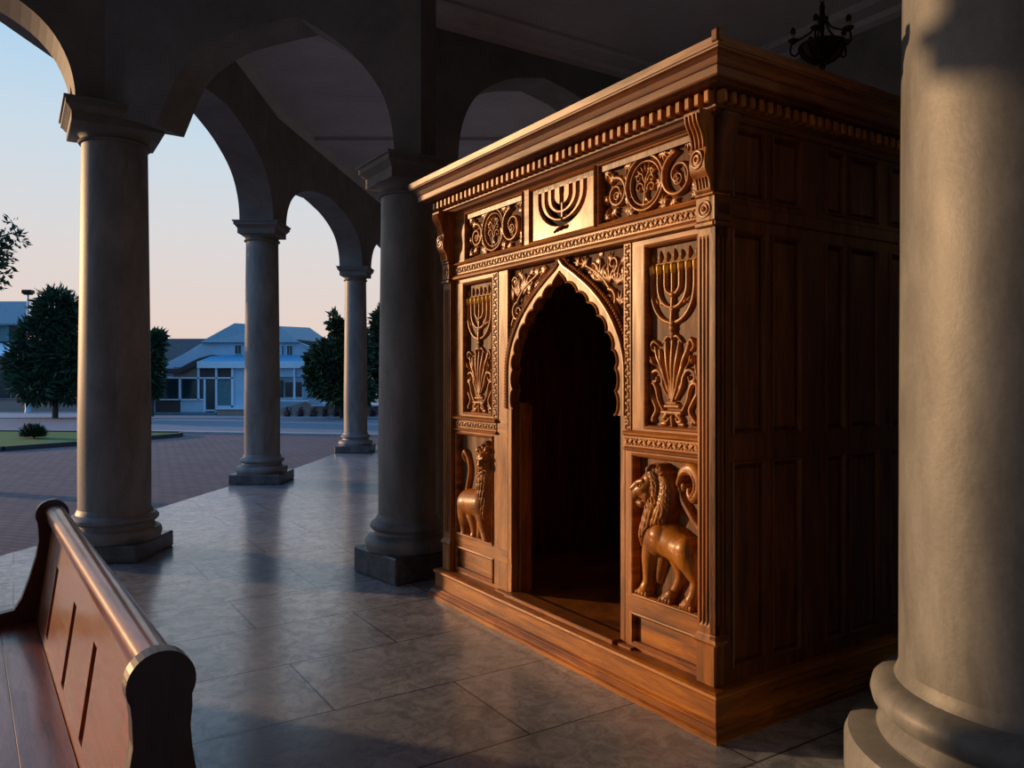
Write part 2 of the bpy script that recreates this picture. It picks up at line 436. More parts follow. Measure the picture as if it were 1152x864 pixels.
# right wall with an arched opening
R0 = Vector((3.62, 7.27)); dR = Vector((-.541, .841))
R0 = R0 + dR * 2.2
def right_wall():
    d = -dR; n = Vector((.841, .541))
    mb = MB()
    arcs = arch_curve(1.9, 4.4, 3.4, 4.55)
    poly = [(-1.2, 0), (1.9, 0)] + arcs + [(4.4, 0), (16, 0), (16, ZC + .1), (-1.2, ZC + .1)]
    mb.prism(poly, 0, .45, lambda s, z, t: (R0.x + d.x * s + n.x * t, R0.y + d.y * s + n.y * t, z))
    return fix_normals(struct(mb.build('wall_right', M['arch_stone'])))
right_wall()
poly = [(-14, 0)]
for x0 in (5.2, 8.9): poly += [(x0, 0)] + arch_curve(x0, x0 + 2.9, 3.3, 4.6) + [(x0 + 2.9, 0)]
poly += [(14, 0), (14, ZT), (-14, ZT)]
mb = MB(); mb.prism(poly, -7.35, -7, lambda a, b, d: (a, d, b)); fix_normals(struct(mb.build('wall_front', M['arch_stone'])))
mb = MB(); mb.box(13.6, 14, -7, 33, 0, ZT); struct(mb.build('wall_right_outer', M['arch_stone']))
mb = MB(); mb.box(-2.6, 14, 33, 33.3, 0, ZT); struct(mb.build('wall_back_outer', M['arch_stone']))
# ceilings
inner = [(-14, -7.2), (14, -7.2), (14, 16.8), tuple(W0 + dW * 11), tuple(W0 + Vector((-.541, .841)) * .1), (D.x, D.y), (A.x, A.y), (A1.x, A1.y), (A2.x, A2.y), (-14, .6)]
mb = MB(); mb.prism(inner, ZC, ZC + .15, lambda a, b, d: (a, b, d)); struct(fix_normals(mb.build('ceiling', M['plaster'])))
outer = [(-14, .6), (-6.4, 5.4), (-3.8, 7.2), (-4.1, 11.95), (-3.6, 16.9), (-3.1, 22), (-2.4, 29), (-2.4, 33.3), (14, 33.3), (14, -7.2), (-14, -7.2)]
mb = MB(); mb.prism(outer, ZT, ZT + .2, lambda a, b, d: (a, b, d)); struct(fix_normals(mb.build('ceiling_corridor', M['plaster'])))
# cornice band under the ceiling along the back wall and along the corridor
mb = MB()
a0 = W0 - dW * .1; n = Vector((.541, -.841))
mb.prism([(0, ZC), (.34, ZC), (.34, ZC - .03), (.30, ZC - .05), (.12, ZC - .06), (.08, ZC - .1), (0, ZC - .12)], 0, 8.5,
         lambda s, z, t: (a0.x + n.x * s + dW.x * t, a0.y + n.y * s + dW.y * t, z))
d = -dR; a1 = R0 - d * .6; n2 = Vector((-.841, -.541))
mb.prism([(0, ZC), (.34, ZC), (.34, ZC - .03), (.30, ZC - .05), (.12, ZC - .06), (.08, ZC - .1), (0, ZC - .12)], 0, 12,
         lambda s, z, t: (a1.x + n2.x * s + d.x * t, a1.y + n2.y * s + d.y * t, z))
struct(fix_normals(mb.build('trim_2', M['plaster'])))
mb = MB()
for P, Q in ((A, B), (B, C), (C, Cn)):
    dd = (Q - P).normalized(); nn = Vector((dd.y, -dd.x)); o = P + nn * .25
    mb.prism([(0, ZT), (.12, ZT), (.10, ZT - .05), (.03, ZT - .09), (0, ZT - .1)], 0, (Q - P).length, lambda s, z, t: (o.x + nn.x * s + dd.x * t, o.y + nn.y * s + dd.y * t, z))
mb.box(-3.9, 3, 13.2, 13.5, ZT - .06, ZT)
struct(fix_normals(mb.build('trim_3', M['plaster'])))
mb = MB(); mb.prism([(-5.0, 6.35), (-5.0, 8.7), (-4.0, 8.7), (-4.0, 6.95)], 5.08, 5.3, lambda a, b, d: (a, b, d)); struct(fix_normals(mb.build('ceiling_eave', M['arch_stone'])))

# right foreground column on its round base
root = empty('stone_column', (1.972, 2.93, 0))
tag(root, 'large smooth stone column on a round base in the right foreground', 'column', 'stone columns of the portico')
mb = MB(); mb.lathe([(.655, 0), (.66, .03), (.66, .15), (.645, .185), (.60, .20), (.53, .205)], 96); mb.build('plinth', M['column'], root, True)
mb = MB(); mb.lathe([(.50, .20), (.535, .205), (.54, .22), (.525, .245), (.50, .275), (.505, .285), (.53, .295), (.555, .32), (.562, .35), (.555, .38), (.53, .405), (.50, .415), (.475, .42), (.47, .43), (.462, .45), (.458, .47)], 96); mb.build('base_molding', M['column'], root, True)
mb = MB(); mb.lathe([(.458, .46), (.456, 1.5), (.45, 2.6), (.44, 3.6), (.43, 4.2)], 96); mb.build('shaft', M['column'], root, True)
mb = MB(); mb.lathe([(.43, 4.18), (.47, 4.2), (.47, 4.24), (.44, 4.26), (.45, 4.35), (.53, 4.42)], 64); mb.sweep_rect([(.5, 4.4), (.5, 4.6), (.6, 4.72), (.6, 5.1)], 0, 0, 0, 0); mb.build('capital', M['arch_stone'], root, True)

# ------------------------------------------------------------------ relief carving engine
class Relief:
    def __init__(s, u0, u1, v0, v1, res):
        nu = int(round((u1 - u0) / res)) + 1; nv = int(round((v1 - v0) / res)) + 1
        s.u = np.linspace(u0, u1, nu); s.v = np.linspace(v0, v1, nv)
        s.U, s.V = np.meshgrid(s.u, s.v, indexing='ij'); s.H = np.zeros_like(s.U); s.res = res
    def field(s, pts, n=6, closed=False, amp=1.0, raw=None):
        """capsule chain of (u,v,r,z0): returns height array"""
        P = catmull(pts, n, closed); Hh = np.zeros_like(s.H)
        for a, b in zip(P[:-1], P[1:]):
            R = max(a[2], b[2]) * 1.05 + s.res
            i0, i1 = np.searchsorted(s.u, [min(a[0], b[0]) - R, max(a[0], b[0]) + R])
            j0, j1 = np.searchsorted(s.v, [min(a[1], b[1]) - R, max(a[1], b[1]) + R])
            if i0 >= i1 or j0 >= j1: continue
            U = s.U[i0:i1, j0:j1]; V = s.V[i0:i1, j0:j1]
            dx, dy = b[0] - a[0], b[1] - a[1]; L2 = dx * dx + dy * dy + 1e-12
            t = np.clip(((U - a[0]) * dx + (V - a[1]) * dy) / L2, 0, 1)
            d2 = (U - a[0] - t * dx) ** 2 + (V - a[1] - t * dy) ** 2
            r = a[2] + (b[2] - a[2]) * t; z = a[3] + (b[3] - a[3]) * t
            q = r * r - d2
            h = np.where(q > 0, z + amp * np.sqrt(np.maximum(q, 0)), 0)
            sub = Hh[i0:i1, j0:j1]; np.maximum(sub, h, out=sub)
        return Hh
    def stroke(s, pts, n=6, closed=False, amp=1.0, k=0):
        h = s.field(pts, n, closed, amp)
        if k > 0:
            m = (h > 0) & (s.H > 0)
            e = np.maximum(k - np.abs(h - s.H), 0) / k
            s.H = np.maximum(h, s.H) + np.where(m, e * e * k * .25, 0)
        else:
            s.H = np.maximum(h, s.H)
    def build(s, name, mat, parent, fn, keep=.0005, mirror=None):
        Hh = s.H; nu, nv = Hh.shape
        on = Hh > keep
        cell = on[:-1, :-1] | on[1:, :-1] | on[:-1, 1:] | on[1:, 1:]
        use = np.zeros_like(on)
        use[:-1, :-1] |= cell; use[1:, :-1] |= cell; use[:-1, 1:] |= cell; use[1:, 1:] |= cell
        idx = -np.ones(Hh.shape, int); idx[use] = np.arange(use.sum())
        vs = [fn(float(u if mirror is None else mirror - u), float(v), float(h)) for u, v, h in zip(s.U[use], s.V[use], Hh[use])]
        I, J = np.nonzero(cell)
        fs = np.stack([idx[I, J], idx[I + 1, J], idx[I + 1, J + 1], idx[I, J + 1]], 1)
        if mirror is not None: fs = fs[:, ::-1]
        return mesh_obj(name, vs, fs.tolist(), mat, parent, True)

# ------------------------------------------------------------------ the carved cabinet
W = 2.617; DEP = 2.0
ark = empty('carved_wooden_shrine', (-.5017, 5.6910, 0), math.atan2(-.841, .541))
tag(ark, 'tall carved wooden shrine cabinet with scalloped arched doorway, lions and menorahs', 'shrine cabinet')
OX, OY = .914, 3.49
def F(px, py, off=0.0):
    """point of the photograph's carving on the cabinet's front plane (metres from left edge, height)"""
    ox, oy = OX - .841 * off, OY - .541 * off
    r = (px - 576) / FPX
    ww = (ox - oy * r) / (.541 + .841 * r)
    return (W - ww, EYE - (py - 425) * (oy + .841 * ww) / FPX)
fr = lambda y0: (lambda u, v, h: (u, y0 - h, v))      # front-facing placement
sd = lambda x0: (lambda u, v, h: (x0 + h, u, v))      # right-side placement
Y1 = .035        # plane of the front joinery
# base
mb = MB(); mb.sweep_rect([(.088, 0), (.088, .022), (.075, .03), (.078, .04), (.066, .052), (.06, .056), (.06, .062), (.045, .072), (.045, .165), (.052, .17), (.058, .18), (.056, .192), (.04, .2), (.0, .203)], 0, W, 0, DEP)
mb.build('base_plinth', M['wood_h'], ark)
# carcass: side walls, back, ceiling, inner floor
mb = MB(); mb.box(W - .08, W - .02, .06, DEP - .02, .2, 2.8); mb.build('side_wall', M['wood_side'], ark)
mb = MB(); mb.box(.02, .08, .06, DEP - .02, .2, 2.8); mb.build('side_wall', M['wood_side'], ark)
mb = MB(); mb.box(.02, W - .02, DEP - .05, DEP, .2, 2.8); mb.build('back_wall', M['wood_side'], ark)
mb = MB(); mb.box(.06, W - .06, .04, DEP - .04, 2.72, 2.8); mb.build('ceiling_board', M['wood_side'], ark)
mb = MB(); mb.box(.72, 2.05, .0, DEP - .05, .2, .215, .003); mb.box(.86, 1.93, -.02, .10, .2, .225, .004); mb.build('threshold', M['wood_h'], ark)
# inner back panelling seen through the doorway
mb = MB()
for k in range(8):
    u = .42 + k * .24; mb.box(u, u + .232, 1.42, 1.44, .2, 2.72, .004)
for k in range(9): mb.box(.40 + k * .24, .425 + k * .24, 1.405, 1.42, .2, 2.72, .005)
mb.box(.4, 2.36, 1.40, 1.42, 1.28, 1.36, .006)
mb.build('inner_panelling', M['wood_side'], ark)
# door lining
DL, DR_ = F(575, 600, -.03)[0], F(696.5, 600, -.03)[0]
# arch outline
CEN = (DL + DR_) / 2 - .004; HW = .575
outc = [(0, 2.29), (.045, 2.245), (.15, 2.185), (.30, 2.085), (.43, 1.965), (.525, 1.825), (.568, 1.70), (.575, 1.58), (.575, 1.40)]
outc = [(float(p[0]), float(p[1])) for p in catmull(outc, 5)]
def half_width(z):
    for (a, za), (b, zb) in zip(outc[:-1], outc[1:]):
        if zb <= z <= za: return a + (b - a) * (za - z) / max(za - zb, 1e-6)
    return HW
# scalloped inner edge: offset of the outer curve inwards with round lobes
def lens():
    L = [0]
    for a, b in zip(outc[:-1], outc[1:]): L.append(L[-1] + math.dist(a, b))
    return L
LL = lens(); NL = 9
def scallop(first=.05, deep=.03):
    pts = []
    N = 160
    for i in range(N + 1):
        s = LL[-1] * i / N
        k = 0
        while k < len(LL) - 2 and LL[k + 1] < s: k += 1
        f = (s - LL[k]) / max(LL[k + 1] - LL[k], 1e-6)
        a, b = outc[k], outc[k + 1]
        p = (a[0] + (b[0] - a[0]) * f, a[1] + (b[1] - a[1]) * f)
        t = (b[0] - a[0], b[1] - a[1]); l = math.hypot(*t); nn = (t[1] / l, -t[0] / l)   # inward
        ph = (s / LL[-1] * NL) % 1
        lobe = math.sqrt(max(0, 1 - (2 * ph - 1) ** 2))
        o = first + deep * (1 - lobe)
        q = (p[0] + nn[0] * o, p[1] + nn[1] * o)
        if q[0] < 0: q = (0, q[1])
        pts.append(q)
    ztop = min(p[1] for p in pts if p[0] <= .0001) if any(p[0] <= .0001 for p in pts) else pts[0][1]
    pts = [p for p in pts if p[0] > .0001]
    return [(0, ztop)] + pts
sc = scallop()
def mirrored(curve):  # from left foot over apex to right foot, in u
    return [(CEN - a, z) for a, z in reversed(curve)] + [(CEN + a, z) for a, z in curve[1:]]
oc_m, sc_m = mirrored(outc), mirrored(sc)
fY = lambda a, b, d: (a, d, b)
# flat arch band with scalloped edge
mb = MB(); mb.prism(oc_m + list(reversed(sc_m)), Y1 - .005, Y1 + .06, fY)
archband = fix_normals(mb.build('scalloped_arch', M['wood_v'], ark))
mb = MB(); mb.tube([(a, Y1 - .008, z) for a, z in sc_m], .0065, 6); fix_normals(mb.build('edge_bead', M['wood_carved'], archband, True))
# raised rope mouldings round the arch
mb = MB()
mb.tube([(a, Y1 - .006, z) for a, z in oc_m], .012, 8)
fix_normals(mb.build('arch_molding', M['wood_carved'], ark, True))
oc2 = [(a + .032 * (1 if a > .01 else 0), z + (.012 if a > .01 else .03)) for a, z in outc]
P2 = mirrored(oc2); beads = MB()
acc = 0; beads2 = MB()
for a, b in zip(P2[:-1], P2[1:]):
    L = math.dist(a, b); n_ = 0
    while acc < L:
        f = acc / L; p = (a[0] + (b[0] - a[0]) * f, a[1] + (b[1] - a[1]) * f)
        if p[1] < 2.30: (beads if p[0] < CEN else beads2).ball((p[0], Y1 + .004, p[1]), .010, (1, 1, 1), 8)
        acc += .021
    acc -= L
beads.build('bead_row', M['wood_carved'], ark, True); beads2.build('bead_row', M['wood_carved'], ark, True)
# door jambs
mb = MB(); mb.box(CEN - HW, DL, Y1, Y1 + .16, .205, 1.42, .006); mb.box(DL, DL + .025, Y1 + .05, Y1 + .12, .205, 1.44, .005); mb.build('door_jamb', M['wood_v'], ark)
mb = MB(); mb.box(DR_, CEN + HW, Y1, Y1 + .16, .205, 1.42, .006); mb.build('door_jamb', M['wood_v'], ark)
# spandrel ground
SL, SR = F(563.5, 400, -.03)[0], F(701.5, 400, -.03)[0]
SL = min(SL, CEN - HW); SR = max(SR, CEN + HW)
mb = MB(); mb.prism([(SL, 1.40)] + oc_m + [(SR, 1.40), (SR, 2.31), (SL, 2.31)], Y1 + .035, Y1 + .06, fY)
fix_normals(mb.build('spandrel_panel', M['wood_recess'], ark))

# --- carving motifs
def spiral(cx, cy, r0, turns, start, w0, w1, z=.0, dirn=1, rin=.12, n=26):
    return [(cx + r * math.cos(a), cy + r * math.sin(a), w, z) for (r, a, w) in
            [(r0 * (1 - (1 - rin) * (k / n)), start + dirn * turns * 2 * PI * k / n, w0 + (w1 - w0) * k / n) for k in range(n + 1)]]
def leaf(R, x0, y0, ang, L, w, curl=.6, z=.0):
    pts = []
    a = ang; x, y = x0, y0; N = 6
    for k in range(N + 1):
        t = k / N; pts.append((x, y, max(.0022, w * math.sin(PI * min(.97, .12 + .85 * t)) ** .7), z))
        x += L / N * math.cos(a); y += L / N * math.sin(a); a += curl / N
    R.stroke(pts, 3)
def acanthus(R, x, y, ang, L, w, z=0, curl=.8):
    for k in range(-2, 3):
        leaf(R, x, y, ang + k * .38, L * (1 - .13 * abs(k)), w, curl * (1 if k >= 0 else -1) * (.3 + .3 * abs(k)), z)

# frieze scroll panel
fzz0, fzz1 = 2.44, 2.75
fp = [(F(524, 250, -.03)[0], F(586.5, 250, -.03)[0]), (F(597, 250, -.03)[0], F(667.5, 250, -.03)[0]), (F(674.5, 220, -.03)[0], F(783.5, 200, -.03)[0])]
def frieze_carving(u0, u1):
    R = Relief(u0, u1, fzz0, fzz1, .0032)
    w = u1 - u0; cy = (fzz0 + fzz1) / 2; cx = u0 + w * .47; r = .138
    z = .012
    ring = lambda x, y, rr, wd, zz: R.stroke([(x + rr * math.cos(a), y + rr * math.sin(a), wd, zz) for a in np.linspace(0, 2 * PI, 24, endpoint=False)], 3, True)
    ring(cx, cy, r, .0085, z + .006); ring(cx, cy, r * .80, .006, z)
    # tree inside the medallion
    R.stroke([(cx - .01, cy - r * .75, .007, z), (cx, cy - .03, .008, z), (cx + .01, cy + .03, .006, z)], 4)
    for s_, hh, l in ((1, -.03, .065), (-1, -.02, .07), (1, .015, .05), (-1, .03, .055), (1, .05, .03)):
        R.stroke(spiral(cx + s_ * .045, cy + hh, .030 if l > .05 else .022, 1.1, PI if s_ > 0 else 0, .006, .004, z, -s_), 2)
        R.stroke([(cx, cy + hh - .03, .005, z), (cx + s_ * .02, cy + hh, .005, z)], 3)
    for k in range(7):
        a = PI * (.1 + .13 * k); leaf(R, cx + .045 * math.cos(a), cy + .03 + .03 * math.sin(a), a, .04, .006, .5, z)
    for k in range(6):
        leaf(R, cx - .02 + .015 * k * .6, cy - r * .72, PI * (.25 + .09 * k), .05, .005, .3, z)
    # side volutes
    for s_, x, rr in ((-1, u0 + w * .165, .085), (1, u0 + w * .80, .118)):
        yc = cy - .012
        R.stroke(spiral(x, yc, rr, 1.55, PI / 2 * 1.1, .013, .006, z + .004, s_, .16, 30), 2)
        ring(x, yc - rr * .15, rr * .22, .006, z + .004)
        R.stroke([(x, yc - rr * .15, .010, z)] * 2, 2)
        leaf(R, x - .01 * s_, yc + rr * .2, -PI / 2, rr * .9, .008, .8 * s_, z)
        leaf(R, x + rr * .3, yc + rr * .3, -PI * .35, rr * .8, .009, -.8, z)
        for k in range(5):
            acanthus(R, x + rr * 1.0 * math.cos(.6 + k * 1.25), yc + rr * 1.0 * math.sin(.6 + k * 1.25), .6 + k * 1.25 + .9, .055, .0075, z)
    # corner leaf curls
    for x, y, a in ((u0 + .02, fzz0 + .02, PI / 3), (u0 + .02, fzz1 - .03, -PI / 4), (u1 - .02, fzz1 - .02, -PI * .7), (u1 - .02, fzz0 + .02, PI * .7),
                    (cx - r * .95, fzz0 + .02, PI * .45), (cx - r * .95, fzz1 - .02, -PI * .45), (cx + r * .95, fzz0 + .02, PI * .5), (cx + r * .95, fzz1 - .02, -PI * .5),
                    (u0 + w * .3, fzz0 + .01, PI * .3), (u1 - w * .32, fzz0 + .01, PI * .8), (u1 - w * .1, fzz1 - .01, -PI * .4)):
        acanthus(R, x, y, a, .062, .008, z)
        R.stroke([(x, y, .010, z), (x + .02 * math.cos(a), y + .02 * math.sin(a), .008, z)], 3)
    return R
def boxed_panel(u0, u1, v0, v1, ground='wood_recess', dep=.04, parent=ark, name='recessed_panel', mould=.018):
    mb = MB(); mb.box(u0 - .02, u1 + .02, Y1 + dep - .005, Y1 + dep + .02, v0 - .02, v1 + .02)
    p = mb.build(name, M[ground], parent)
    mb = MB(); mb.frame(u0 - mould, u1 + mould, v0 - mould, v1 + mould, [(0, 0), (0, .006), (mould * .35, .011), (mould * .7, .008), (mould * .8, .0), (mould, -.004), (mould, -dep)], fr(Y1))
    mb.build('panel_molding', M['wood_h'], p)
    return p
for i in (0, 2):
    p = boxed_panel(fp[i][0], fp[i][1], fzz0, fzz1)
    R = frieze_carving(*fp[i]); R.build('scroll_carving', M['wood_carved'], p, fr(Y1 + .035))

# pierced menorah panel of the frieze: seven cut-out branches
u0, u1 = fp[1]; mc = (u0 + u1) / 2 + .0; MR = Relief(u0, u1, fzz0, fzz1, .003)
top = fzz1 - .022
def u_branch(r, w, bot):
    pts = [(mc - r, top - .000, w, 0), (mc - r, top - .05, w, 0)]
    for k in range(0, 13):
        a = PI + PI * k / 12
        pts.append((mc + r * math.cos(a), (top - .06) + (top - .06 - bot) * math.sin(a), w, 0))
    pts += [(mc + r, top - .05, w, 0), (mc + r, top, w, 0)]
    return pts
cut = MR.field(u_branch(.222, .0155, fzz0 + .068), 3)
cut = np.maximum(cut, MR.field(u_branch(.155, .0165, fzz0 + .112), 3))
cut = np.maximum(cut, MR.field(u_branch(.088, .0165, fzz0 + .160), 3))
cut = np.maximum(cut, MR.field([(mc, top, .020, 0), (mc, fzz0 + .195, .019, 0)], 3))
web = MR.field([(mc, fzz0 + .18, .010, 0), (mc, fzz0 + .09, .010, 0)], 3)
cut2 = np.maximum(MR.field([(mc, fzz0 + .095, .006, 0), (mc + .005, fzz0 + .045, .013, 0)], 3), MR.field([(mc - .075, fzz0 + .022, .004, 0), (mc - .02, fzz0 + .036, .011, 0), (mc + .06, fzz0 + .038, .008, 0)], 3))
H1 = np.where((cut > 0) & ~(web > 0), 0, .02); H1 = np.where(cut2 > 0, 0, H1)
H1 = np.where(MR.V > top, np.where((MR.V < top + .001), H1, .02), H1)
MR.H = H1
mb = MB(); mb.box(u0, u1, Y1 + .04, Y1 + .05, fzz0, fzz1)
p = mb.build('menorah_panel', M['slot'], ark)  # near-black backing paints the shade behind the cut-out branches
MR.build('pierced_menorah_board', M['wood_carved'], p, fr(Y1 + .025))
mb = MB(); mb.frame(u0 - .018, u1 + .018, fzz0 - .018, fzz1 + .018, [(0, 0), (0, .008), (.008, .013), (.014, .006), (.018, .0), (.018, -.03)], fr(Y1)); mb.build('panel_molding', M['wood_h'], p)

# frieze rails and stiles
mb = MB()
zA, zB = fzz0 - .018, fzz1 + .018
mb.box(.0, W, Y1, Y1 + .06, zB - .001, 2.81)
mb.box(.0, W, Y1, Y1 + .06, 2.30, zA + .001)
xs = [0.0, fp[0][0] - .018, fp[0][1] + .018, fp[1][0] - .018, fp[1][1] + .018, fp[2][0] - .018, fp[2][1] + .018, W]
for a, b in zip(xs[0::2], xs[1::2]):
    if b > a: mb.box(a, b, Y1, Y1 + .06, zA, zB)
mb.build('frieze_frame', M['wood_h'], ark)
# horizontal mouldings
def molding(name, z0, prof, u0=.0, u1=W, mat='wood_h'):
    mb = MB(); mb.prism([(0.0, z0)] + [(o_, z0 + dz) for o_, dz in prof], u0, u1, lambda o_, z, t: (t, Y1 - o_, z))
    return fix_normals(mb.build(name, M[mat], ark))
PW = .105
molding('frieze_molding', 2.772, [(.008, 0), (.012, .008), (.024, .014), (.03, .03), (.03, .036), (0, .036)], PW, W - PW)
molding('frieze_molding', 2.405, [(.006, 0), (.02, .004), (.024, .012), (.018, .018), (.006, .022), (0, .022)], PW, W - PW)
molding('frieze_molding', 2.30, [(.01, 0), (.028, .008), (.03, .02), (.02, .03), (.012, .034), (0, .036)], PW, W - PW)
# beaded band with a tiny repeated leaf pattern
def band(name, u0, u1, v0, v1, y, vert=False, seed=1, pitch=.034, amp=.009):
    R = Relief(u0, u1, v0, v1, .0035)
    rnd = random.Random(seed)
    L = (v1 - v0) if vert else (u1 - u0); hw = ((u1 - u0) if vert else (v1 - v0)) / 2
    n_ = int(L / pitch)
    for k in range(n_):
        s0 = (k + .5) * L / n_; sg = 1 if k % 2 else -1
        def q(a, b, w_):
            return (u0 + hw + b, v0 + a, w_, .001) if vert else (u0 + a, v0 + hw + b, w_, .001)
        m = pitch
        R.stroke([q(s0 - m * .42, -sg * hw * .55, .0045), q(s0 - m * .1, -sg * hw * .2, .0065), q(s0 + m * .1, sg * hw * .3, .006), q(s0 + m * .4, sg * hw * .62, .004)], 3)
        R.stroke([q(s0 - m * .15, sg * hw * .55, .0055), q(s0, sg * hw * .6, .0045)], 2)
        R.stroke([q(s0 + m * .2, -sg * hw * .5, .005), q(s0 + m * .28, -sg * hw * .65, .004)], 2)
    return R.build(name, M['wood_carved'], ark, fr(y))
def band_full(u0, u1, v0, v1, vert=False, seed=1):
    mb = MB(); mb.box(u0, u1, Y1 - .006, Y1 + .01, v0, v1, .003); mb.build('band_strip', M['wood_h' if not vert else 'wood_v'], ark)
    e = .007
    if vert: band('bead_carving', u0 + e, u1 - e, v0 + e, v1 - e, Y1 - .006, True, seed)
    else: band('bead_carving', u0 + e, u1 - e, v0 + e, v1 - e, Y1 - .006, False, seed)
band_full(PW, W - PW, 2.338, 2.402)

# cornice
mb = MB()
mb.sweep_rect([(0, 2.78), (.012, 2.785), (.02, 2.80), (.035, 2.808), (.035, 2.885), (.095, 2.888), (.10, 2.892), (.135, 2.893), (.14, 2.9), (.14, 2.935), (.146, 2.94), (.150, 2.948), (.158, 2.965), (.172, 2.978), (.186, 2.985), (.188, 2.992), (.192, 2.995), (.196, 3.03), (.18, 3.034), (-.3, 3.034)], 0, W, 0, DEP)
cornice = mb.build('cornice', M['wood_cornice'], ark)
mb = MB()
mb.sweep_rect([(-.02, 3.03), (-.02, 3.045), (-.4, 3.05)], 0, W, 0, DEP); mb.build('top_board', M['wood_side'], ark)
mb = MB(); mb.box(W + .155, W + .2, -.2, -.155, 3.0, 3.062, .01); mb.build('corner_block', M['wood_cornice'], cornice)
mb = MB(); n_ = 46
for k in range(n_):
    u = -.045 + (W + .09) * (k + .5) / n_ ; mb.box(u - .017, u + .017, -.075, -.03, 2.822, 2.878, .006)
for k in range(34):
    y = -.045 + (DEP + .09) * (k + .5) / 34; mb.box(W + .03, W + .075, y - .017, y + .017, 2.822, 2.878, .006)
mb.build('dentil_course', M['wood_carved'], ark)

# pilasters with flutes, pedestals, rosette blocks, scroll brackets
def pilaster(u0):
    mb = MB(); z0, z1 = .43, 2.285; w_ = PW; n_ = 4
    # plan profile with round flutes, flat areas top and bottom
    def plan(flute):
        pts = [(u0, .05), (u0, 0)]
        pitch = (w_ - .016) / n_
        for k in range(n_):
            c = u0 + .008 + pitch * (k + .5); r = pitch * .36
            for j in range(7):
                a = PI * j / 6; pts.append((c - r * math.cos(a), (r * .9 * math.sin(a)) if flute else 0.0))
        pts += [(u0 + w_, 0), (u0 + w_, .05)]
        return pts
    Z = [(z0, 0), (z0 + .035, 0), (z0 + .055, 1), (z1 - .055, 1), (z1 - .035, 0), (z1, 0)]
    P0, P1 = plan(False), plan(True); vs = []; fs = []
    for z, f in Z:
        vs += [(a[0], a[1] if not f else b[1], z) for a, b in zip(P0, P1)]
    n2_ = len(P0)
    for i in range(len(Z) - 1):
        for k in range(n2_):
            k2 = (k + 1) % n2_; fs.append((i * n2_ + k, i * n2_ + k2, (i + 1) * n2_ + k2, (i + 1) * n2_ + k))
    mb.add(vs, fs)
    p = fix_normals(mb.build('pilaster', M['wood_v'], ark))
    mb = MB(); mb.box(u0 - .004, u0 + w_ + .004, -.008, .055, .203, .39, .004); mb.sweep_rect([(.004, .385), (.012, .392), (.018, .402), (.012, .412), (.004, .425), (-.001, .435)], u0, u0 + w_, 0, .05); mb.build('pedestal', M['wood_v'], p)
    mb = MB(); mb.box(u0 - .002, u0 + w_ + .002, -.012, .055, 2.31, 2.425, .005); mb.box(u0 - .006, u0 + w_ + .006, -.018, .055, 2.285, 2.31, .006); mb.box(u0 - .006, u0 + w_ + .006, -.018, .055, 2.425, 2.44, .005)
    blk = mb.build('rosette_block', M['wood_v'], p)
    mb = MB()
    for r, t in ((.036, .006), (.018, .007)):
        mb.tube([(u0 + w_ / 2 + r * math.cos(a), -.012, 2.368 + r * math.sin(a)) for a in np.linspace(0, 2 * PI, 21)], t, 6)
    mb.ball((u0 + w_ / 2, -.014, 2.368), .010); mb.build('rosette', M['wood_carved'], blk, True)
    # bracket: S profile
    prof = catmull([(.0, 2.80), (-.085, 2.80), (-.092, 2.77), (-.085, 2.74), (-.062, 2.70), (-.05, 2.65), (-.056, 2.61), (-.062, 2.57), (-.055, 2.53), (-.038, 2.505), (-.030, 2.48), (-.024, 2.45), (-.012, 2.44), (0, 2.44)], 3)
    prof = [(float(a), float(b)) for a, b in prof]
    mb = MB(); mb.prism([(.055, 2.44)] + list(reversed(prof)) + [(.055, 2.80)], u0 + .006, u0 + w_ - .006, lambda a, b, d: (d, a, b))
    br = fix_normals(mb.build('scroll_bracket', M['wood_v'], p))
    mb = MB()
    for k in range(4):
        uu = u0 + .018 + (w_ - .036) * k / 3
        mb.tube([(uu, a - .003, b) for a, b in prof if 2.635 < b < 2.79], .006, 6)
    for k in range(4):
        uu = u0 + .024 + (w_ - .048) * k / 3
        mb.tube([(uu, a - .002, b) for a, b in prof if 2.455 < b < 2.51], .0045, 6)
    for r, t in ((.033, .006), (.015, .007)):
        mb.tube([(u0 + w_ / 2 + r * math.cos(a), -.061, 2.585 + r * math.sin(a) * 1.15) for a in np.linspace(0, 2 * PI, 21)], t, 6)
    mb.build('bracket_carving', M['wood_carved'], br, True)
pilaster(0.0); pilaster(W - PW)

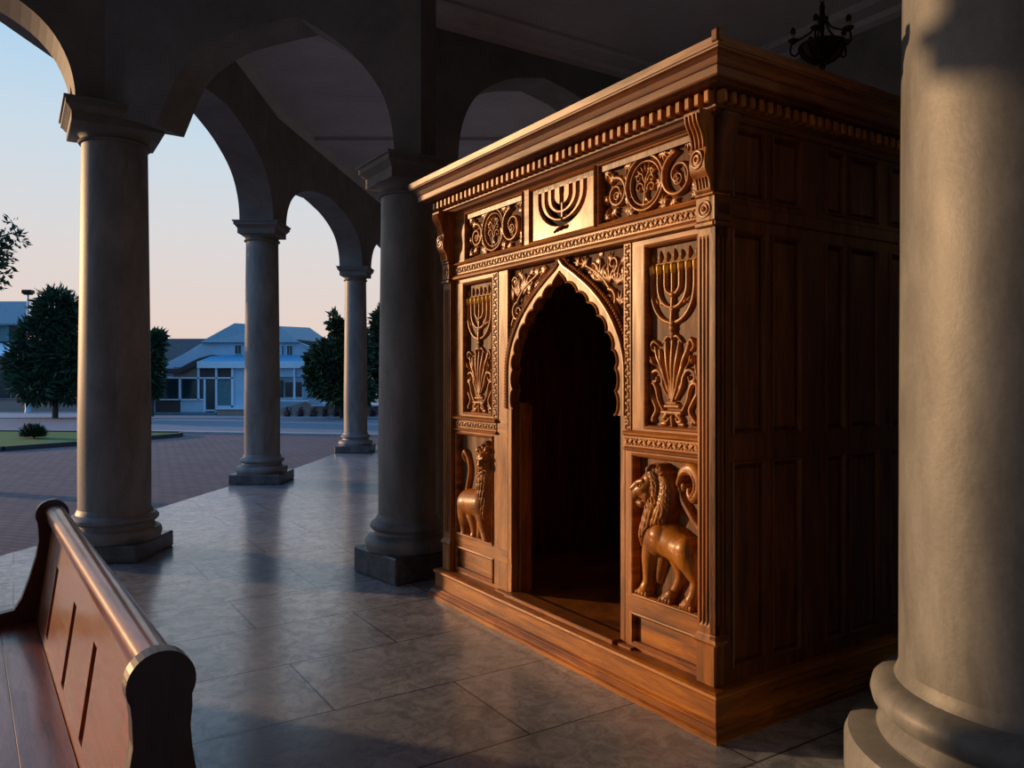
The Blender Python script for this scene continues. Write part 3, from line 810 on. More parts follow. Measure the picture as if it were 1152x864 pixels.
# stiles and rails of the lower front
mlu0, mlu1 = F(522, 400, -.03)[0], F(552.5, 400, -.03)[0]
mru0, mru1 = F(727, 400, -.03)[0], F(783.5, 400, -.03)[0]
llu0, llu1 = F(514, 550, -.03)[0], F(553, 550, -.03)[0]
lru0, lru1 = F(713, 600, -.03)[0], F(785, 600, -.03)[0]
MV0, MV1, LV0, LV1, SV0, SV1 = 1.36, 2.255, .495, 1.195, .245, .375
lru1 = min(lru1, W - PW - .01); mru1 = min(mru1, W - PW - .03)
llu0 = max(llu0, PW + .012)
def lower(uL, uR, m0, m1, l0, l1, inner_strip, left):
    mb = MB(); a = .018
    zs = [(2.31, MV1 + a), (MV0 - a, LV1 + a), (LV0 - a, SV1 + a), (SV0 - a, .20)]
    for z1_, z0_ in zs:
        mb = MB(); mb.box(uL, uR, Y1, Y1 + .06, min(z0_, z1_), max(z0_, z1_)); mb.build('front_rail', M['wood_h'], ark)
    mb = MB()
    for (z0_, z1_, p0, p1) in ((MV0 - a, MV1 + a, m0, m1), (LV0 - a, LV1 + a, l0, l1), (SV0 - a, SV1 + a, l0, l1)):
        if p0 - a > uL: mb.box(uL, p0 - a, Y1, Y1 + .06, z0_, z1_)
        if uR > p1 + a: mb.box(p1 + a, uR, Y1, Y1 + .06, z0_, z1_)
    mb.build('front_stile', M['wood_v'], ark)
lower(PW - .01, CEN - HW, mlu0, mlu1, llu0, llu1, None, True)
lower(CEN + HW, W - PW + .01, mru0, mru1, lru0, lru1, None, False)
# upright beaded strips beside the arch, little bands above the lions
bs0 = F(701.5, 400, -.03)[0] ; bs1 = F(710, 400, -.03)[0]
bl0 = F(552.8, 400, -.03)[0] + .012; bl1 = F(559, 400, -.03)[0] + .012
band_full(bs0, bs1, 1.30, 2.30, True, 3); band_full(bl0, bl1, 1.30, 2.30, True, 4)
band_full(F(702, 500, -.03)[0], W - PW - .004, 1.242, 1.30, False, 5); band_full(PW + .03, F(558.5, 500, -.03)[0], 1.242, 1.30, False, 6)
molding('ledge_molding', 1.30, [(.012, 0), (.026, .008), (.028, .018), (.016, .026), (.0, .03)], F(702, 500, -.03)[0] + .01, W - PW)
molding('ledge_molding', 1.30, [(.012, 0), (.026, .008), (.028, .018), (.016, .026), (.0, .03)], PW, F(559, 500, -.03)[0])
molding('ledge_molding', 1.222, [(.006, 0), (.018, .006), (.02, .014), (.008, .02), (.0, .022)], F(702, 500, -.03)[0] + .01, W - PW)
molding('ledge_molding', 1.222, [(.006, 0), (.018, .006), (.02, .014), (.008, .02), (.0, .022)], PW, F(559, 500, -.03)[0])
# small bottom panels
for (a, b) in ((llu0, llu1), (lru0, lru1)):
    mb = MB(); mb.box(a - .02, b + .02, Y1 + .02, Y1 + .04, SV0 - .02, SV1 + .02); p = mb.build('bottom_panel', M['wood_h'], ark)
    mb = MB(); mb.frame(a - .018, b + .018, SV0 - .018, SV1 + .018, [(0, 0), (0, .007), (.007, .01), (.014, .004), (.018, 0), (.018, -.02)], fr(Y1)); mb.build('panel_molding', M['wood_h'], p)

# --- menorah and plant relief; drawn on a 186 x 725 grid of the panel
def menorah_relief(u0, u1):
    R = Relief(u0, u1, MV0, MV1, .0026)
    w_ = u1 - u0
    P = lambda cx, cy, r, z=.01: (u0 + (cx - 98) / 190 * w_, MV1 - (cy - 66) / 736 * (MV1 - MV0), r, z)
    cx0 = 187
    def arm(rx, bot, r):
        pts = [P(cx0 - rx, 172, r)]
        pts.append(P(cx0 - rx, 200, r))
        for k in range(13):
            a = PI * k / 12
            pts.append(P(cx0 - rx * math.cos(a), 225 + (bot - 225) * math.sin(a) ** .9, r))
        pts += [P(cx0 + rx, 200, r), P(cx0 + rx, 172, r)]
        return pts
    for rx, bot, r in ((82, 383, .0105), (55, 322, .0105), (28, 268, .0105)): R.stroke(arm(rx, bot, r), 3)
    R.stroke([P(cx0, 175, .009), P(cx0, 270, .010), P(cx0, 390, .012, .016), P(cx0, 445, .011, .012)], 4)
    for y_, r in ((270, .014), (330, .014), (385, .017), (405, .015), (428, .013)): R.stroke([P(cx0 - 3, y_, r, .012), P(cx0 + 3, y_, r, .012)], 2)
    # leaf buds between the arms
    for s_ in (-1, 1):
        for k in range(4): R.stroke([P(cx0 + s_ * (18 + 13 * k), 318 - 7 * k, .007), P(cx0 + s_ * (26 + 13 * k), 303 - 7 * k, .003)], 3)
    # the fan of leaves
    base = (185, 706)
    for k, (tx, ty, bx, by) in enumerate([(160, 452, 170, 560), (187, 440, 186, 570), (212, 455, 201, 560), (135, 490, 158, 600), (240, 480, 214, 600), (118, 478, 146, 560), (252, 450, 228, 540)]):
        R.stroke([P(base[0], base[1], .006), P((base[0] + bx) / 2, (base[1] + by) / 2, .009), P(bx, by, .012, .014), P((bx + tx) / 2 + (tx - bx) * .1, (by + ty) / 2, .011, .012), P(tx, ty, .007, .008)], 4)
    for s_ in (-1, 1):
        m = lambda x: cx0 + s_ * (x - cx0)
        R.stroke([P(m(190), 442, .007, .01), P(m(205), 438, .008, .012), P(m(222), 462, .007, .01)], 4)
        R.stroke([P(m(240), 470, .007), P(m(258), 455, .009, .014), P(m(268), 480, .009, .014), P(m(255), 498, .007)], 4)
        R.stroke([P(m(262), 535, .019, .012)] * 2, 2)
        R.stroke([P(m(262), 520, .005, .03), P(m(255), 545, .005, .026), P(m(240), 560, .006, .01), P(m(222), 600, .007, .008), P(m(205), 680, .007, .006)], 4)
        R.stroke([P(m(200), 690, .008), P(m(222), 640, .010, .012), P(m(228), 600, .010), P(m(245), 575, .010), P(m(266), 585, .010), P(m(268), 612, .009), P(m(252), 620, .008), P(m(247), 603, .007, .012)], 4)
        R.stroke([P(m(212), 760, .009), P(m(240), 700, .009), P(m(250), 650, .010), P(m(262), 628, .010), P(m(276), 632, .010), P(m(276), 660, .008)], 4)
        R.stroke([P(m(276), 670, .009), P(m(262), 700, .010), P(m(250), 735, .010), P(m(262), 765, .010), P(m(272), 780, .011)], 4)
        R.stroke([P(m(262), 780, .014, .010)] * 2, 2)
        R.stroke([P(m(228), 792, .012, .006), P(m(212), 790, .012, .006)], 3)
        R.stroke([P(m(270), 555, .006), P(m(276), 610, .006)], 3)
        R.stroke([P(m(208), 755, .016, .010), P(m(222), 775, .012, .010), P(m(208), 782, .008, .012), P(m(200), 768, .006, .012)], 4)
    R.stroke([P(150, 745, .011, .014), P(222, 745, .011, .014)], 3); R.stroke([P(160, 720, .009, .012), P(212, 720, .009, .012)], 3)
    R.stroke([P(170, 706, .007, .014), P(202, 706, .007, .014)], 3); R.stroke([P(187, 765, .013, .012), P(187, 795, .013, .008)], 3)
    # cups and flames on their own height field (gilded)
    G = Relief(u0, u1, MV0, MV1, .0026)
    for k in range(-3, 4):
        x = cx0 + k * 27.5; y0_ = 172
        G.stroke([P(x, y0_ + 6, .0095, .012), P(x, y0_ - 6, .011, .013), P(x, y0_ - 22, .0115, .013)], 3)
        G.stroke([P(x, y0_ - 32, .006, .004), P(x, y0_ - 34, .006, .004)], 2)
        if k % 2 == 0 or True:
            R.stroke([P(x + 2, 132, .005, .003), P(x + 5, 112, .0105, .006), P(x + 4, 88 + (abs(k) % 2) * 8, .005, .004)], 4)
    R.stroke([P(cx0 - 84, 138, .005, .003), P(cx0 + 84, 138, .005, .003)], 4)
    return R, G
for (a, b, mir) in ((mlu0, mlu1, True), (mru0, mru1, False)):
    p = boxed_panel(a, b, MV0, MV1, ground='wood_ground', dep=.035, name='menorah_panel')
    R, G = menorah_relief(a, b)
    R.build('menorah_carving', M['wood_carved'], p, fr(Y1 + .032))
    G.build('candle_cup_row', M['gilt_wood'], p, fr(Y1 + .032))

# --- lion relief
def lion_relief():
    u0, u1 = lru0 - .05, lru1 + .03
    R = Relief(u0, u1, LV0 - .01, LV1 + .0, .0028)
    def P(cx, cy, r, z=.02, off=None):
        if off == .03: off = -.004 - .018 * min(1, max(0, (cy - 300) / 150))
        if off is None: off = float(np.interp(cy, [330, 450, 650], [.022, -.02, -.038]))
        a = F(690 + cx / 3.925, 490 + cy / 3.925, off); return (a[0], a[1], r, z)
    K = .02
    # tail and curled tuft
    R.stroke([P(372, 455, .020, .01, .02), P(345, 405, .019, .01, .03), P(305, 345, .017, .015, .03), P(272, 290, .016, .015, .03), P(260, 235, .017, .015, .03), P(272, 185, .022, .02, .03)], 6)
    R.stroke([P(262, 215, .015, .03, .03), P(282, 165, .026, .025, .03), P(322, 150, .036, .02, .03), P(352, 190, .038, .02, .03), P(352, 245, .034, .02, .03), P(328, 283, .026, .02, .03), P(305, 268, .018, .02, .03), P(300, 240, .012, .02, .03)], 6)
    tuft = R.field([P(270, 240, .012, .03, .03), P(278, 190, .012, .06, .03), P(305, 168, .012, .06, .03), P(335, 190, .012, .064, .03), P(340, 235, .011, .06, .03), P(320, 268, .011, .05, .03)], 6)
    t2 = R.field([P(285, 238, .015, .028, .03), P(285, 225, .016, .030, .03)], 3)
    g2 = R.field([P(300, 205, .006, .03, .03), P(322, 215, .006, .03, .03), P(318, 245, .006, .03, .03)], 4)
    R.H = np.where(tuft > 0, R.H + .006, R.H); R.H = np.maximum(R.H, t2); R.H = np.where(g2 > 0, R.H - .010, R.H)
    # far hind leg, near hind leg, fore leg
    R.stroke([P(262, 545, .050, .005), P(278, 600, .036, .005), P(275, 645, .028, .006), P(252, 690, .024, .008), P(236, 706, .024, .010)], 6, k=K)
    R.stroke([P(196, 520, .04, .0), P(186, 590, .03, .0), P(180, 640, .022, .0)], 6, k=K)
    R.stroke([P(300, 505, .080, .015), P(330, 545, .078, .018), P(345, 600, .052, .02), P(358, 645, .034, .02), P(352, 690, .031, .022), P(342, 725, .032, .022)], 6, k=K)
    R.stroke([P(165, 470, .062, .02), P(152, 530, .050, .022), P(148, 590, .037, .022), P(147, 640, .031, .022), P(138, 668, .030, .024)], 6, k=K)
    # torso
    R.stroke([P(190, 455, .088, .012), P(235, 468, .092, .010), P(285, 500, .086, .010), P(320, 530, .082, .012)], 6, k=K)
    # muscles
    R.stroke([P(205, 440, .055, .055), P(195, 500, .040, .045)], 4, k=K)
    R.stroke([P(325, 500, .055, .050), P(325, 560, .045, .045)], 4, k=K)
    # paws and toes
    for (x, y, s_) in ((120, 690, 1.0), (224, 722, .95), (318, 752, 1.15)):
        R.stroke([P(x + 22, y - 18, .030 * s_, .022), P(x, y, .028 * s_, .022)], 3, k=K)
        for k in range(4):
            R.stroke([P(x - 14 + 14 * k, y - 2 + 5 * k, .0115 * s_, .040), P(x - 22 + 14 * k, y + 20 + 4 * k, .012 * s_, .030)], 3)
    # mane mass
    mane = np.maximum(np.maximum(R.field([P(150, 165, .040, .052), P(160, 230, .044, .052), P(152, 320, .052, .046), P(146, 395, .052, .042), P(136, 440, .044, .036), P(128, 478, .024, .028)], 6, amp=.7), R.field([P(176, 170, .046, .016), P(196, 230, .054, .012), P(190, 310, .064, .012), P(172, 385, .064, .016), P(150, 430, .05, .02)], 6, amp=.95)),
                      R.field([P(178, 162, .040, .025), P(150, 160, .038, .040)], 3))
    R.H = np.where(mane > R.H, mane, R.H)
    # mane locks: rows of curved strokes sweeping back and down from the face
    rnd = random.Random(4); locks = np.zeros_like(R.H)
    cfx, cfy = 128, 235
    for row in range(7):
        nn = 13 + row * 3
        for k in range(nn):
            th = -PI * .62 + (PI * 1.22) * k / (nn - 1) + rnd.uniform(-.04, .04)
            r0 = 52 + row * 16 + rnd.uniform(-5, 5)
            x = cfx + r0 * math.cos(th) * .72; y = cfy + r0 * math.sin(th) * 1.28 + row * 12
            down = .5 + .5 * math.sin(th)
            dx = math.cos(th) * 18 * (1 - down) - 3; dy = 18 + 34 * down
            h = R.field([P(x, y, .0075, .01), P(x + dx * .6 + 5, y + dy * .5, .0085, .01), P(x + dx, y + dy, .0035, .008)], 3)
            locks = np.maximum(locks, h)
    for k in range(10):
        for j in range(4):
            x = 100 + 15 * k - j * 2; y = 300 + 36 * j + (k % 2) * 14 + max(0, (4 - k)) * 4
            if x > 225 - j * 30: continue
            h = R.field([P(x, y, .007, .01), P(x + 1, y + 40, .0085, .012), P(x - 6 - (x - 140) * .15, y + 78, .003, .008)], 4)
            locks = np.maximum(locks, h)
    for k in range(9):
        h = R.field([P(150 + 9 * k, 140 + k * 5, .0055, .008), P(178 + 8 * k, 195 + 4 * k, .0075, .010), P(178 + 9 * k, 270 + 2 * k, .0075, .010), P(168 + 9 * k, 330, .006, .010), P(150 + 8 * k, 385, .003, .008)], 6)
        locks = np.maximum(locks, h)
    face = R.field([P(135, 205, .040, .0), P(118, 240, .046, .0), P(108, 285, .030, .0)], 5) > 0
    R.H = np.where((mane > 0) & ~face & (mane >= R.H - 1e-6), R.H + locks * .95 - .006, R.H)
    R.H = np.maximum(R.H, 0)
    # face
    fc = np.zeros_like(R.H)
    for pts in ([P(140, 195, .042, .055), P(122, 225, .044, .058), P(115, 262, .036, .058)],          # skull to cheek
                [P(114, 236, .036, .070), P(96, 248, .033, .074), P(91, 264, .028, .074)],            # muzzle
                [P(98, 216, .018, .09), P(84, 232, .0155, .096)],                                    # nose bridge and tip
                [P(128, 200, .015, .092), P(108, 206, .014, .094)],                                  # brow
                [P(96, 296, .019, .068), P(108, 300, .026, .062)],                                   # chin
                [P(132, 265, .026, .068), P(128, 285, .020, .066)]):
        h = R.field(pts, 5); e = np.where((h > 0) & (fc > 0), np.maximum(.012 - np.abs(h - fc), 0) / .012, 0)
        fc = np.maximum(fc, h) + e * e * .003
    R.H = np.maximum(R.H, fc)
    mouth = R.field([P(80, 278, .0055, .0), P(98, 284, .0075, .0), P(118, 282, .004, 0)], 5); R.H = np.where(mouth > 0, R.H - .020, R.H)
    nost = R.field([P(78, 244, .004, 0), P(82, 246, .004, 0)], 2); R.H = np.where(nost > 0, R.H - .007, R.H)
    sock = R.field([P(116, 220, .009, 0), P(122, 221, .009, 0)], 2); R.H = np.where(sock > 0, R.H - .011, R.H)
    eye = R.field([P(118, 221, .0058, 0), P(120, 221, .0058, 0)], 2); R.H = np.where(eye > 0, R.H + .009, R.H)
    R.stroke([P(146, 148, .014, .085), P(152, 136, .010, .080)], 3)
    R.stroke([P(205, 172, .010, .090), P(212, 166, .007, .088)], 3)
    R.H[(R.V <= LV0 - .002)] = 0
    return R
def lion_relief_turned():
    """the lion of the far panel: body to the left, head turned out towards the viewer"""
    R = Relief(llu0 - .04, llu1 + .03, LV0 - .01, LV1, .0028)
    def P(cx, cy, r, z=.02):
        off = float(np.interp(cy, [250, 420, 560], [-.022, -.032, -.042]))
        a = F(495 + cx / 4.113, 470 + cy / 4.113, off); return (a[0], a[1], r, z)
    K = .02
    R.stroke([P(104, 345, .015, .012), P(112, 295, .015, .014), P(117, 240, .014, .014), P(110, 190, .015, .014), P(98, 158, .019, .016), P(90, 176, .018, .014), P(96, 200, .011, .012)], 6)
    R.stroke([P(142, 455, .060, .004), P(150, 505, .042, .008), P(153, 545, .034, .010)], 6, k=K)
    R.stroke([P(116, 398, .092, .004), P(110, 450, .072, .008), P(106, 495, .044, .012), P(110, 540, .036, .014)], 6, k=K)
    R.stroke([P(178, 440, .05, .01), P(176, 500, .033, .01), P(172, 545, .026, .01)], 6, k=K)
    R.stroke([P(190, 440, .075, .010), P(200, 505, .052, .016), P(213, 560, .038, .020)], 6, k=K)
    R.stroke([P(120, 390, .094, .002), P(150, 396, .098, .002), P(185, 398, .096, .004)], 6, k=K)
    for x, y, q in ((112, 552, 1.15), (156, 560, 1.1), (218, 578, 1.3)):
        R.stroke([P(x - 4, y - 10, .028 * q, .018), P(x, y, .027 * q, .020)], 3, k=K)
        for k in range(4): R.stroke([P(x - 8 + 6 * k, y + 4, .011 * q, .034), P(x - 8 + 6 * k, y + 18, .011 * q, .026)], 3)
    mane = R.field([P(196, 150, .062, .022), P(200, 190, .082, .020), P(200, 250, .080, .020), P(197, 320, .076, .020), P(200, 390, .072, .022), P(204, 440, .056, .024), P(208, 475, .02, .022)], 6, amp=.72)
    R.H = np.maximum(R.H, mane)
    rnd = random.Random(9); locks = np.zeros_like(R.H)
    for row in range(4):
        for k in range(16):
            th = 2 * PI * k / 16 + row * .2
            r0 = 19 + row * 6.5
            x = 207 + r0 * math.cos(th); y = 205 + r0 * 2.0 * math.sin(th)
            dx = 7 * math.cos(th); dy = 16 * math.sin(th) + 12
            locks = np.maximum(locks, R.field([P(x, y, .0075, .010), P(x + dx * .7 + rnd.uniform(-1, 1), y + dy * .6, .008, .010), P(x + dx, y + dy, .003, .006)], 3))
    for row in range(6):
        for k in range(7):
            x = 178 + k * 8 + (row % 2) * 4 + row * 1.5; y = 268 + row * 34
            if abs(x - 203) > 30 - row * 3.2: continue
            locks = np.maximum(locks, R.field([P(x, y, .006, .010), P(x + 1, y + 26, .0085, .012), P(x + (203 - x) * .2, y + 56, .003, .006)], 3))
    face = R.field([P(208, 185, .040, 0), P(210, 225, .036, 0)], 4) > 0
    R.H = np.where((mane > 0) & ~face & (mane >= R.H - 1e-6), R.H + locks - .006, R.H)
    fc = np.zeros_like(R.H)
    for pts in ([P(207, 182, .040, .062), P(209, 205, .040, .064)], [P(209, 198, .017, .092), P(212, 216, .017, .100)], [P(205, 228, .021, .080), P(218, 228, .021, .080)],
                [P(211, 250, .018, .070)] * 2, [P(196, 186, .012, .088), P(205, 190, .012, .090)], [P(213, 190, .012, .090), P(221, 186, .012, .088)], [P(194, 215, .016, .070)] * 2, [P(223, 215, .014, .070)] * 2):
        fc = np.maximum(fc, R.field(pts, 4))
    R.H = np.maximum(R.H, fc)
    for pts, dd in (([P(199, 198, .006, 0), P(203, 199, .006, 0)], .009), ([P(216, 199, .006, 0), P(219, 198, .006, 0)], .009), ([P(202, 240, .004, 0), P(211, 243, .005, 0), P(220, 240, .004, 0)], .016)):
        R.H = np.where(R.field(pts, 4) > 0, R.H - dd, R.H)
    for x in (186, 224): R.stroke([P(x, 150, .013, .072), P(x, 138, .010, .070)], 3)
    R.H = np.maximum(R.H, 0); R.H[(R.V <= LV0 - .002)] = 0
    return R
for (a, b, rel) in ((lru0, lru1, lion_relief()), (llu0, llu1, lion_relief_turned())):
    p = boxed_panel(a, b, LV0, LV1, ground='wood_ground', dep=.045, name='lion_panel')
    rel.build('lion_carving', M['wood_carved'], p, fr(Y1 + .04))

# --- spandrel foliage each side of the arch
def spandrel(side):
    uA, uB = (SL + .012, CEN) if side < 0 else (CEN, SR - .008)
    R = Relief(uA, uB, 1.50, 2.295, .003)
    c = (uA + .15, 2.02) if side < 0 else (uB - .15, 2.02)
    sg = side
    # big scroll and stem
    R.stroke(spiral(c[0] , c[1], .062, 1.5, PI / 2, .013, .007, .012, -sg, .15, 26), 2)
    R.stroke([(c[0] + sg * .05, 1.62, .006, .008), (c[0] + sg * .075, 1.75, .009, .01), (c[0] + sg * .09, 1.88, .011, .012), (c[0] + sg * .05, 1.98, .011, .012)], 5)
    R.stroke([(c[0], 2.09, .010, .012), (c[0] - sg * .07, 2.16, .011, .012), (c[0] - sg * .18, 2.22, .009, .01), (c[0] - sg * .30, 2.265, .006, .008)], 5)
    R.stroke(spiral(c[0] + sg * .03, 2.215, .045, 1.2, -PI / 2, .010, .006, .010, sg, .2, 20), 2)
    R.stroke(spiral(c[0] - sg * .14, 2.20, .038, 1.2, PI / 2, .010, .006, .010, -sg, .2, 20), 2)
    R.stroke(spiral(c[0] + sg * .085, 1.86, .034, 1.2, PI / 2, .009, .005, .010, sg, .2, 20), 2)
    rnd = random.Random(11 + side)
    for (x, y, a, L) in ((0, 2.12, PI / 2, .13), (.06, 2.10, PI * .4, .12), (-.06, 2.13, PI * .62, .11), (.09, 1.99, PI * .4, .09), (.085, 1.93, -PI * .4, .09), (.10, 1.80, -PI / 2, .08), (.09, 1.72, -PI / 2, .08),
                         (-.08, 2.16, PI * .45, .10), (-.20, 2.23, PI * .7, .07), (-.26, 2.25, PI * .9, .07), (.11, 2.24, -PI * .3, .06), (.12, 2.10, PI / 2, .09), (-.04, 1.97, -PI * .3, .07), (.03, 1.92, -PI * .25, .07), (.10, 1.66, -PI * .45, .06), (-.15, 2.15, PI * .2, .06)):
        aa = a if sg > 0 else PI - a
        acanthus(R, c[0] + sg * x, y, aa, L, .0105, .010, curl=.9 * sg)
    for _ in range(60):
        uu, vv = rnd.uniform(uA, uB), rnd.uniform(1.55, 2.28)
        if abs(uu - CEN) < half_width(vv) + .05: continue
        aa = rnd.uniform(.2, 1.4) * PI * .5; aa = aa if sg > 0 else PI - aa
        acanthus(R, uu, vv, aa + rnd.choice((0, PI)), .06, .0065, .004, curl=1.2 * rnd.choice((-1, 1)))
    # keep clear of the arch
    hw = np.vectorize(half_width)(R.V)
    R.H = np.where(np.abs(R.U - CEN) < hw + .045, 0, R.H)
    R.build('scroll_carving', M['wood_carved'], ark, fr(Y1 + .038))
spandrel(-1); spandrel(1)

# --- right side panelling and the near end of the left side
sx = W - .02
mb = MB()
side_panels = [(.11, .335), (.385, .60), (.80, .955), (1.00, 1.255), (1.36, 1.58), (1.63, 1.87)]
rows = [(.27, 1.21), (1.335, 2.28), (2.43, 2.755)]
zc = [.20, .27, 1.21, 1.335, 2.28, 2.43, 2.755, 2.80]
for i in range(0, 8, 2): mb.box(sx - .01, sx + .02, .0, DEP, zc[i], zc[i + 1])
xs = [0] + [v for p_ in side_panels for v in p_] + [DEP]
for i in range(0, len(xs), 2):
    for (z0, z1) in rows: mb.box(sx - .01, sx + .02, xs[i], xs[i + 1], z0, z1)
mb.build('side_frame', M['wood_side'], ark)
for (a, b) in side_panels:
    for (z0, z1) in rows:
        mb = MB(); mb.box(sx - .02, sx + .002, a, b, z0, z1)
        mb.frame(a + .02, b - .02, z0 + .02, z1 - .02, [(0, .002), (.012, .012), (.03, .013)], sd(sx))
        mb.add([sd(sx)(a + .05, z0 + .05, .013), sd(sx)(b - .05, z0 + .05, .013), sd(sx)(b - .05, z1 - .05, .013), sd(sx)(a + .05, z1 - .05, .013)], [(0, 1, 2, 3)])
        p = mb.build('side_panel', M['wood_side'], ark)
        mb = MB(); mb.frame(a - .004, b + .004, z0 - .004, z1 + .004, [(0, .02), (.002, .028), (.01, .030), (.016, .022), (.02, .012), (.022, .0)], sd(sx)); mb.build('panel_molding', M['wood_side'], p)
# side pilaster strip, block and bracket near the front corner
mb = MB()
mb.box(W - .03, W + .0, .0, .085, .43, 2.285, .003); mb.box(W - .03, W + .004, -.004, .09, .203, .39, .004)
for k in range(3): mb.box(W - .002, W + .006, .012 + k * .026, .026 + k * .026, .48, 2.24, .003)
mb.box(W - .03, W + .012, -.012, .095, 2.31, 2.425, .005); mb.box(W - .03, W + .016, -.012, .10, 2.285, 2.31, .005); mb.box(W - .03, W + .014, -.01, .098, .39, .43, .006)
mb.build('side_pilaster', M['wood_side'], ark)
prof = [(float(a), float(b)) for a, b in catmull([(.0, 2.79), (.062, 2.79), (.066, 2.76), (.05, 2.70), (.04, 2.65), (.045, 2.60), (.045, 2.56), (.03, 2.51), (.02, 2.45), (0, 2.44)], 3)]
mb = MB(); mb.prism([(-.03, 2.44)] + list(reversed(prof)) + [(-.03, 2.79)], .008, .088, lambda a, b, d: (W + a, d, b)); fix_normals(mb.build('scroll_bracket', M['wood_side'], ark))
mb = MB(); mb.box(W - .02, W + .012, 0, DEP, 2.335, 2.40, .006); mb.box(W - .02, W + .012, 0, DEP, 2.775, 2.80, .006); mb.build('side_molding', M['wood_side'], ark)

# ------------------------------------------------------------------ pew
pa = math.atan2(-.817, .577)
pew = empty('wooden_pew', (-2.18, 3.69, 0), pa); tag(pew, 'polished reddish wooden pew with slotted back and rounded scroll ends, at lower left', 'pew')
PL = 2.45
def end_panel(x0):
    c = [(-.07 * math.cos(a) - .006, (.95 + .07 * math.sin(a))) for a in np.linspace(-.5, PI + .5, 22)]
    left = [(-.064, .885), (-.062, .83), (-.072, .76), (-.10, .66), (-.13, .57), (-.16, .52), (-.30, .50), (-.50, .505), (-.53, .48), (-.53, .43), (-.50, .39), (-.47, .2), (-.50, .03), (-.50, 0)]
    right = [(.10, 0), (.10, .04), (.09, .3), (.09, .55), (.072, .70), (.056, .80), (.052, .85), (.056, .89)]
    poly = left + right + [p_ for p_ in reversed(c)]
    poly = [(float(a), float(b)) for a, b in poly]
    mb = MB(); mb.prism(poly, x0, x0 + .05, lambda a, b, d: (d, a, b)); o = fix_normals(mb.build('end_panel', M['pew_dark'], pew))
    m = o.modifiers.new('edge', 'BEVEL'); m.width = .006; m.segments = 2; m.limit_method = 'ANGLE'; m.angle_limit = math.radians(50)
    return o
# order polygon: left goes down from neck to floor, right goes up, circle closes from right to left
end_panel(-.05); end_panel(PL)
back = lambda s, t, d: (s, -.062 * (1 - t) + 0.0 * t + d, .45 + t * .50)
# back board with three cut slots, board pieces around each slot
mb = MB(); y_at = lambda z: -.075 * (1 - (z - .43) / .53)
def slab(x0, x1, z0, z1, t=.026, o=0.0, sl=0.0):
    vs = []
    for (x, z) in ((x0, z0), (x1, z0), (x1 + sl, z1), (x0 + sl, z1)):
        vs += [(x, y_at(z) + o, z), (x, y_at(z) + o + t, z)]
    mb.add(vs, [(0, 2, 4, 6), (1, 7, 5, 3), (0, 1, 3, 2), (2, 3, 5, 4), (4, 5, 7, 6), (6, 7, 1, 0)])
slots = [(.46, .085), (1.10, .08), (1.62, .075)]
sz0, sz1 = .50, .79
slab(0, PL, .40, sz0); slab(0, PL, sz1, .965)
x = 0
for (c_, wd) in slots: slab(x, c_ - wd / 2, sz0, sz1); x = c_ + wd / 2
slab(x, PL, sz0, sz1)
mb.build('back_board', M['pew'], pew)
mb = MB(); slab(0, PL, .52, .86, .004, .032); mb.build('slot_shade_sheet', M['slot'], pew)  # thin near-black sheet added behind the slots as their painted shade
mb = MB()
prof = [(-.030, .925), (-.030, .945), (-.036, .955), (-.036, .972), (-.028, .985), (-.012, .993), (.010, .994), (.030, .988), (.042, .975), (.044, .958), (.038, .945), (.034, .925)]
mb.prism(prof, 0, PL, lambda a, b, d: (d, a, b)); fix_normals(mb.build('cap_rail', M['pew'], pew, True, math.radians(50)))
mb = MB()
for k, (a, b) in enumerate(((-.215, -.075), (-.36, -.2154), (-.505, -.3604))): mb.box(0, PL, a, b, .428, .452, .0015)
mb.build('seat', M['pew'], pew)
mb = MB(); mb.box(0, PL, -.48, -.455, .33, .428, .004); mb.build('seat_apron', M['pew_dark'], pew)

# ------------------------------------------------------------------ chandelier
cx, cy, cz = (925 - 576) * 6.35 / FPX, 6.35, EYE + (425 - 60) * 6.35 / FPX
ch = empty('chandelier', (cx, cy, ZC)); tag(ch, 'dark metal chandelier hanging above the back of the wooden cabinet', 'chandelier')
dz = cz - ZC
mb = MB(); mb.lathe([(.005, dz - .09), (.03, dz - .08), (.09, dz - .055), (.15, dz - .01), (.175, dz + .05), (.18, dz + .06), (.165, dz + .06), (.02, dz + .065)], 32)
mb.tube([(.18 * math.cos(a), .18 * math.sin(a), dz + .06) for a in np.linspace(0, 2 * PI, 33)], .010, 8)
for k in range(12):
    a = 2 * PI * k / 12; mb.tube([(r * math.cos(a), r * math.sin(a), dz + z) for r, z in ((.182, .055), (.158, -.01), (.098, -.06), (.03, -.09))], .006, 6)
mb.ball((0, 0, dz - .115), .028); mb.build('bowl', M['bronze'], ch, True)
mb = MB(); mb.lathe([(.015, dz + .05), (.022, dz + .12), (.014, dz + .16), (.02, dz + .24), (.045, dz + .27), (.05, dz + .285), (.03, dz + .30), (.018, dz + .33), (.022, dz + .38), (.01, dz + .42)], 20)
mb.build('stem', M['bronze'], ch, True)
mb = MB()
z = dz + .42
while z < -.07:
    r = .017
    ring = [(r * math.cos(a) * (1 if int(z * 50) % 2 else .15), r * math.cos(a) * (.15 if int(z * 50) % 2 else 1), z + .02 + .024 * math.sin(a)) for a in np.linspace(0, 2 * PI, 13)]
    mb.tube(ring, .004, 5); z += .038
mb.lathe([(.06, 0), (.055, -.03), (.02, -.05), (.008, -.07)], 20); mb.build('chain', M['bronze'], ch, True)
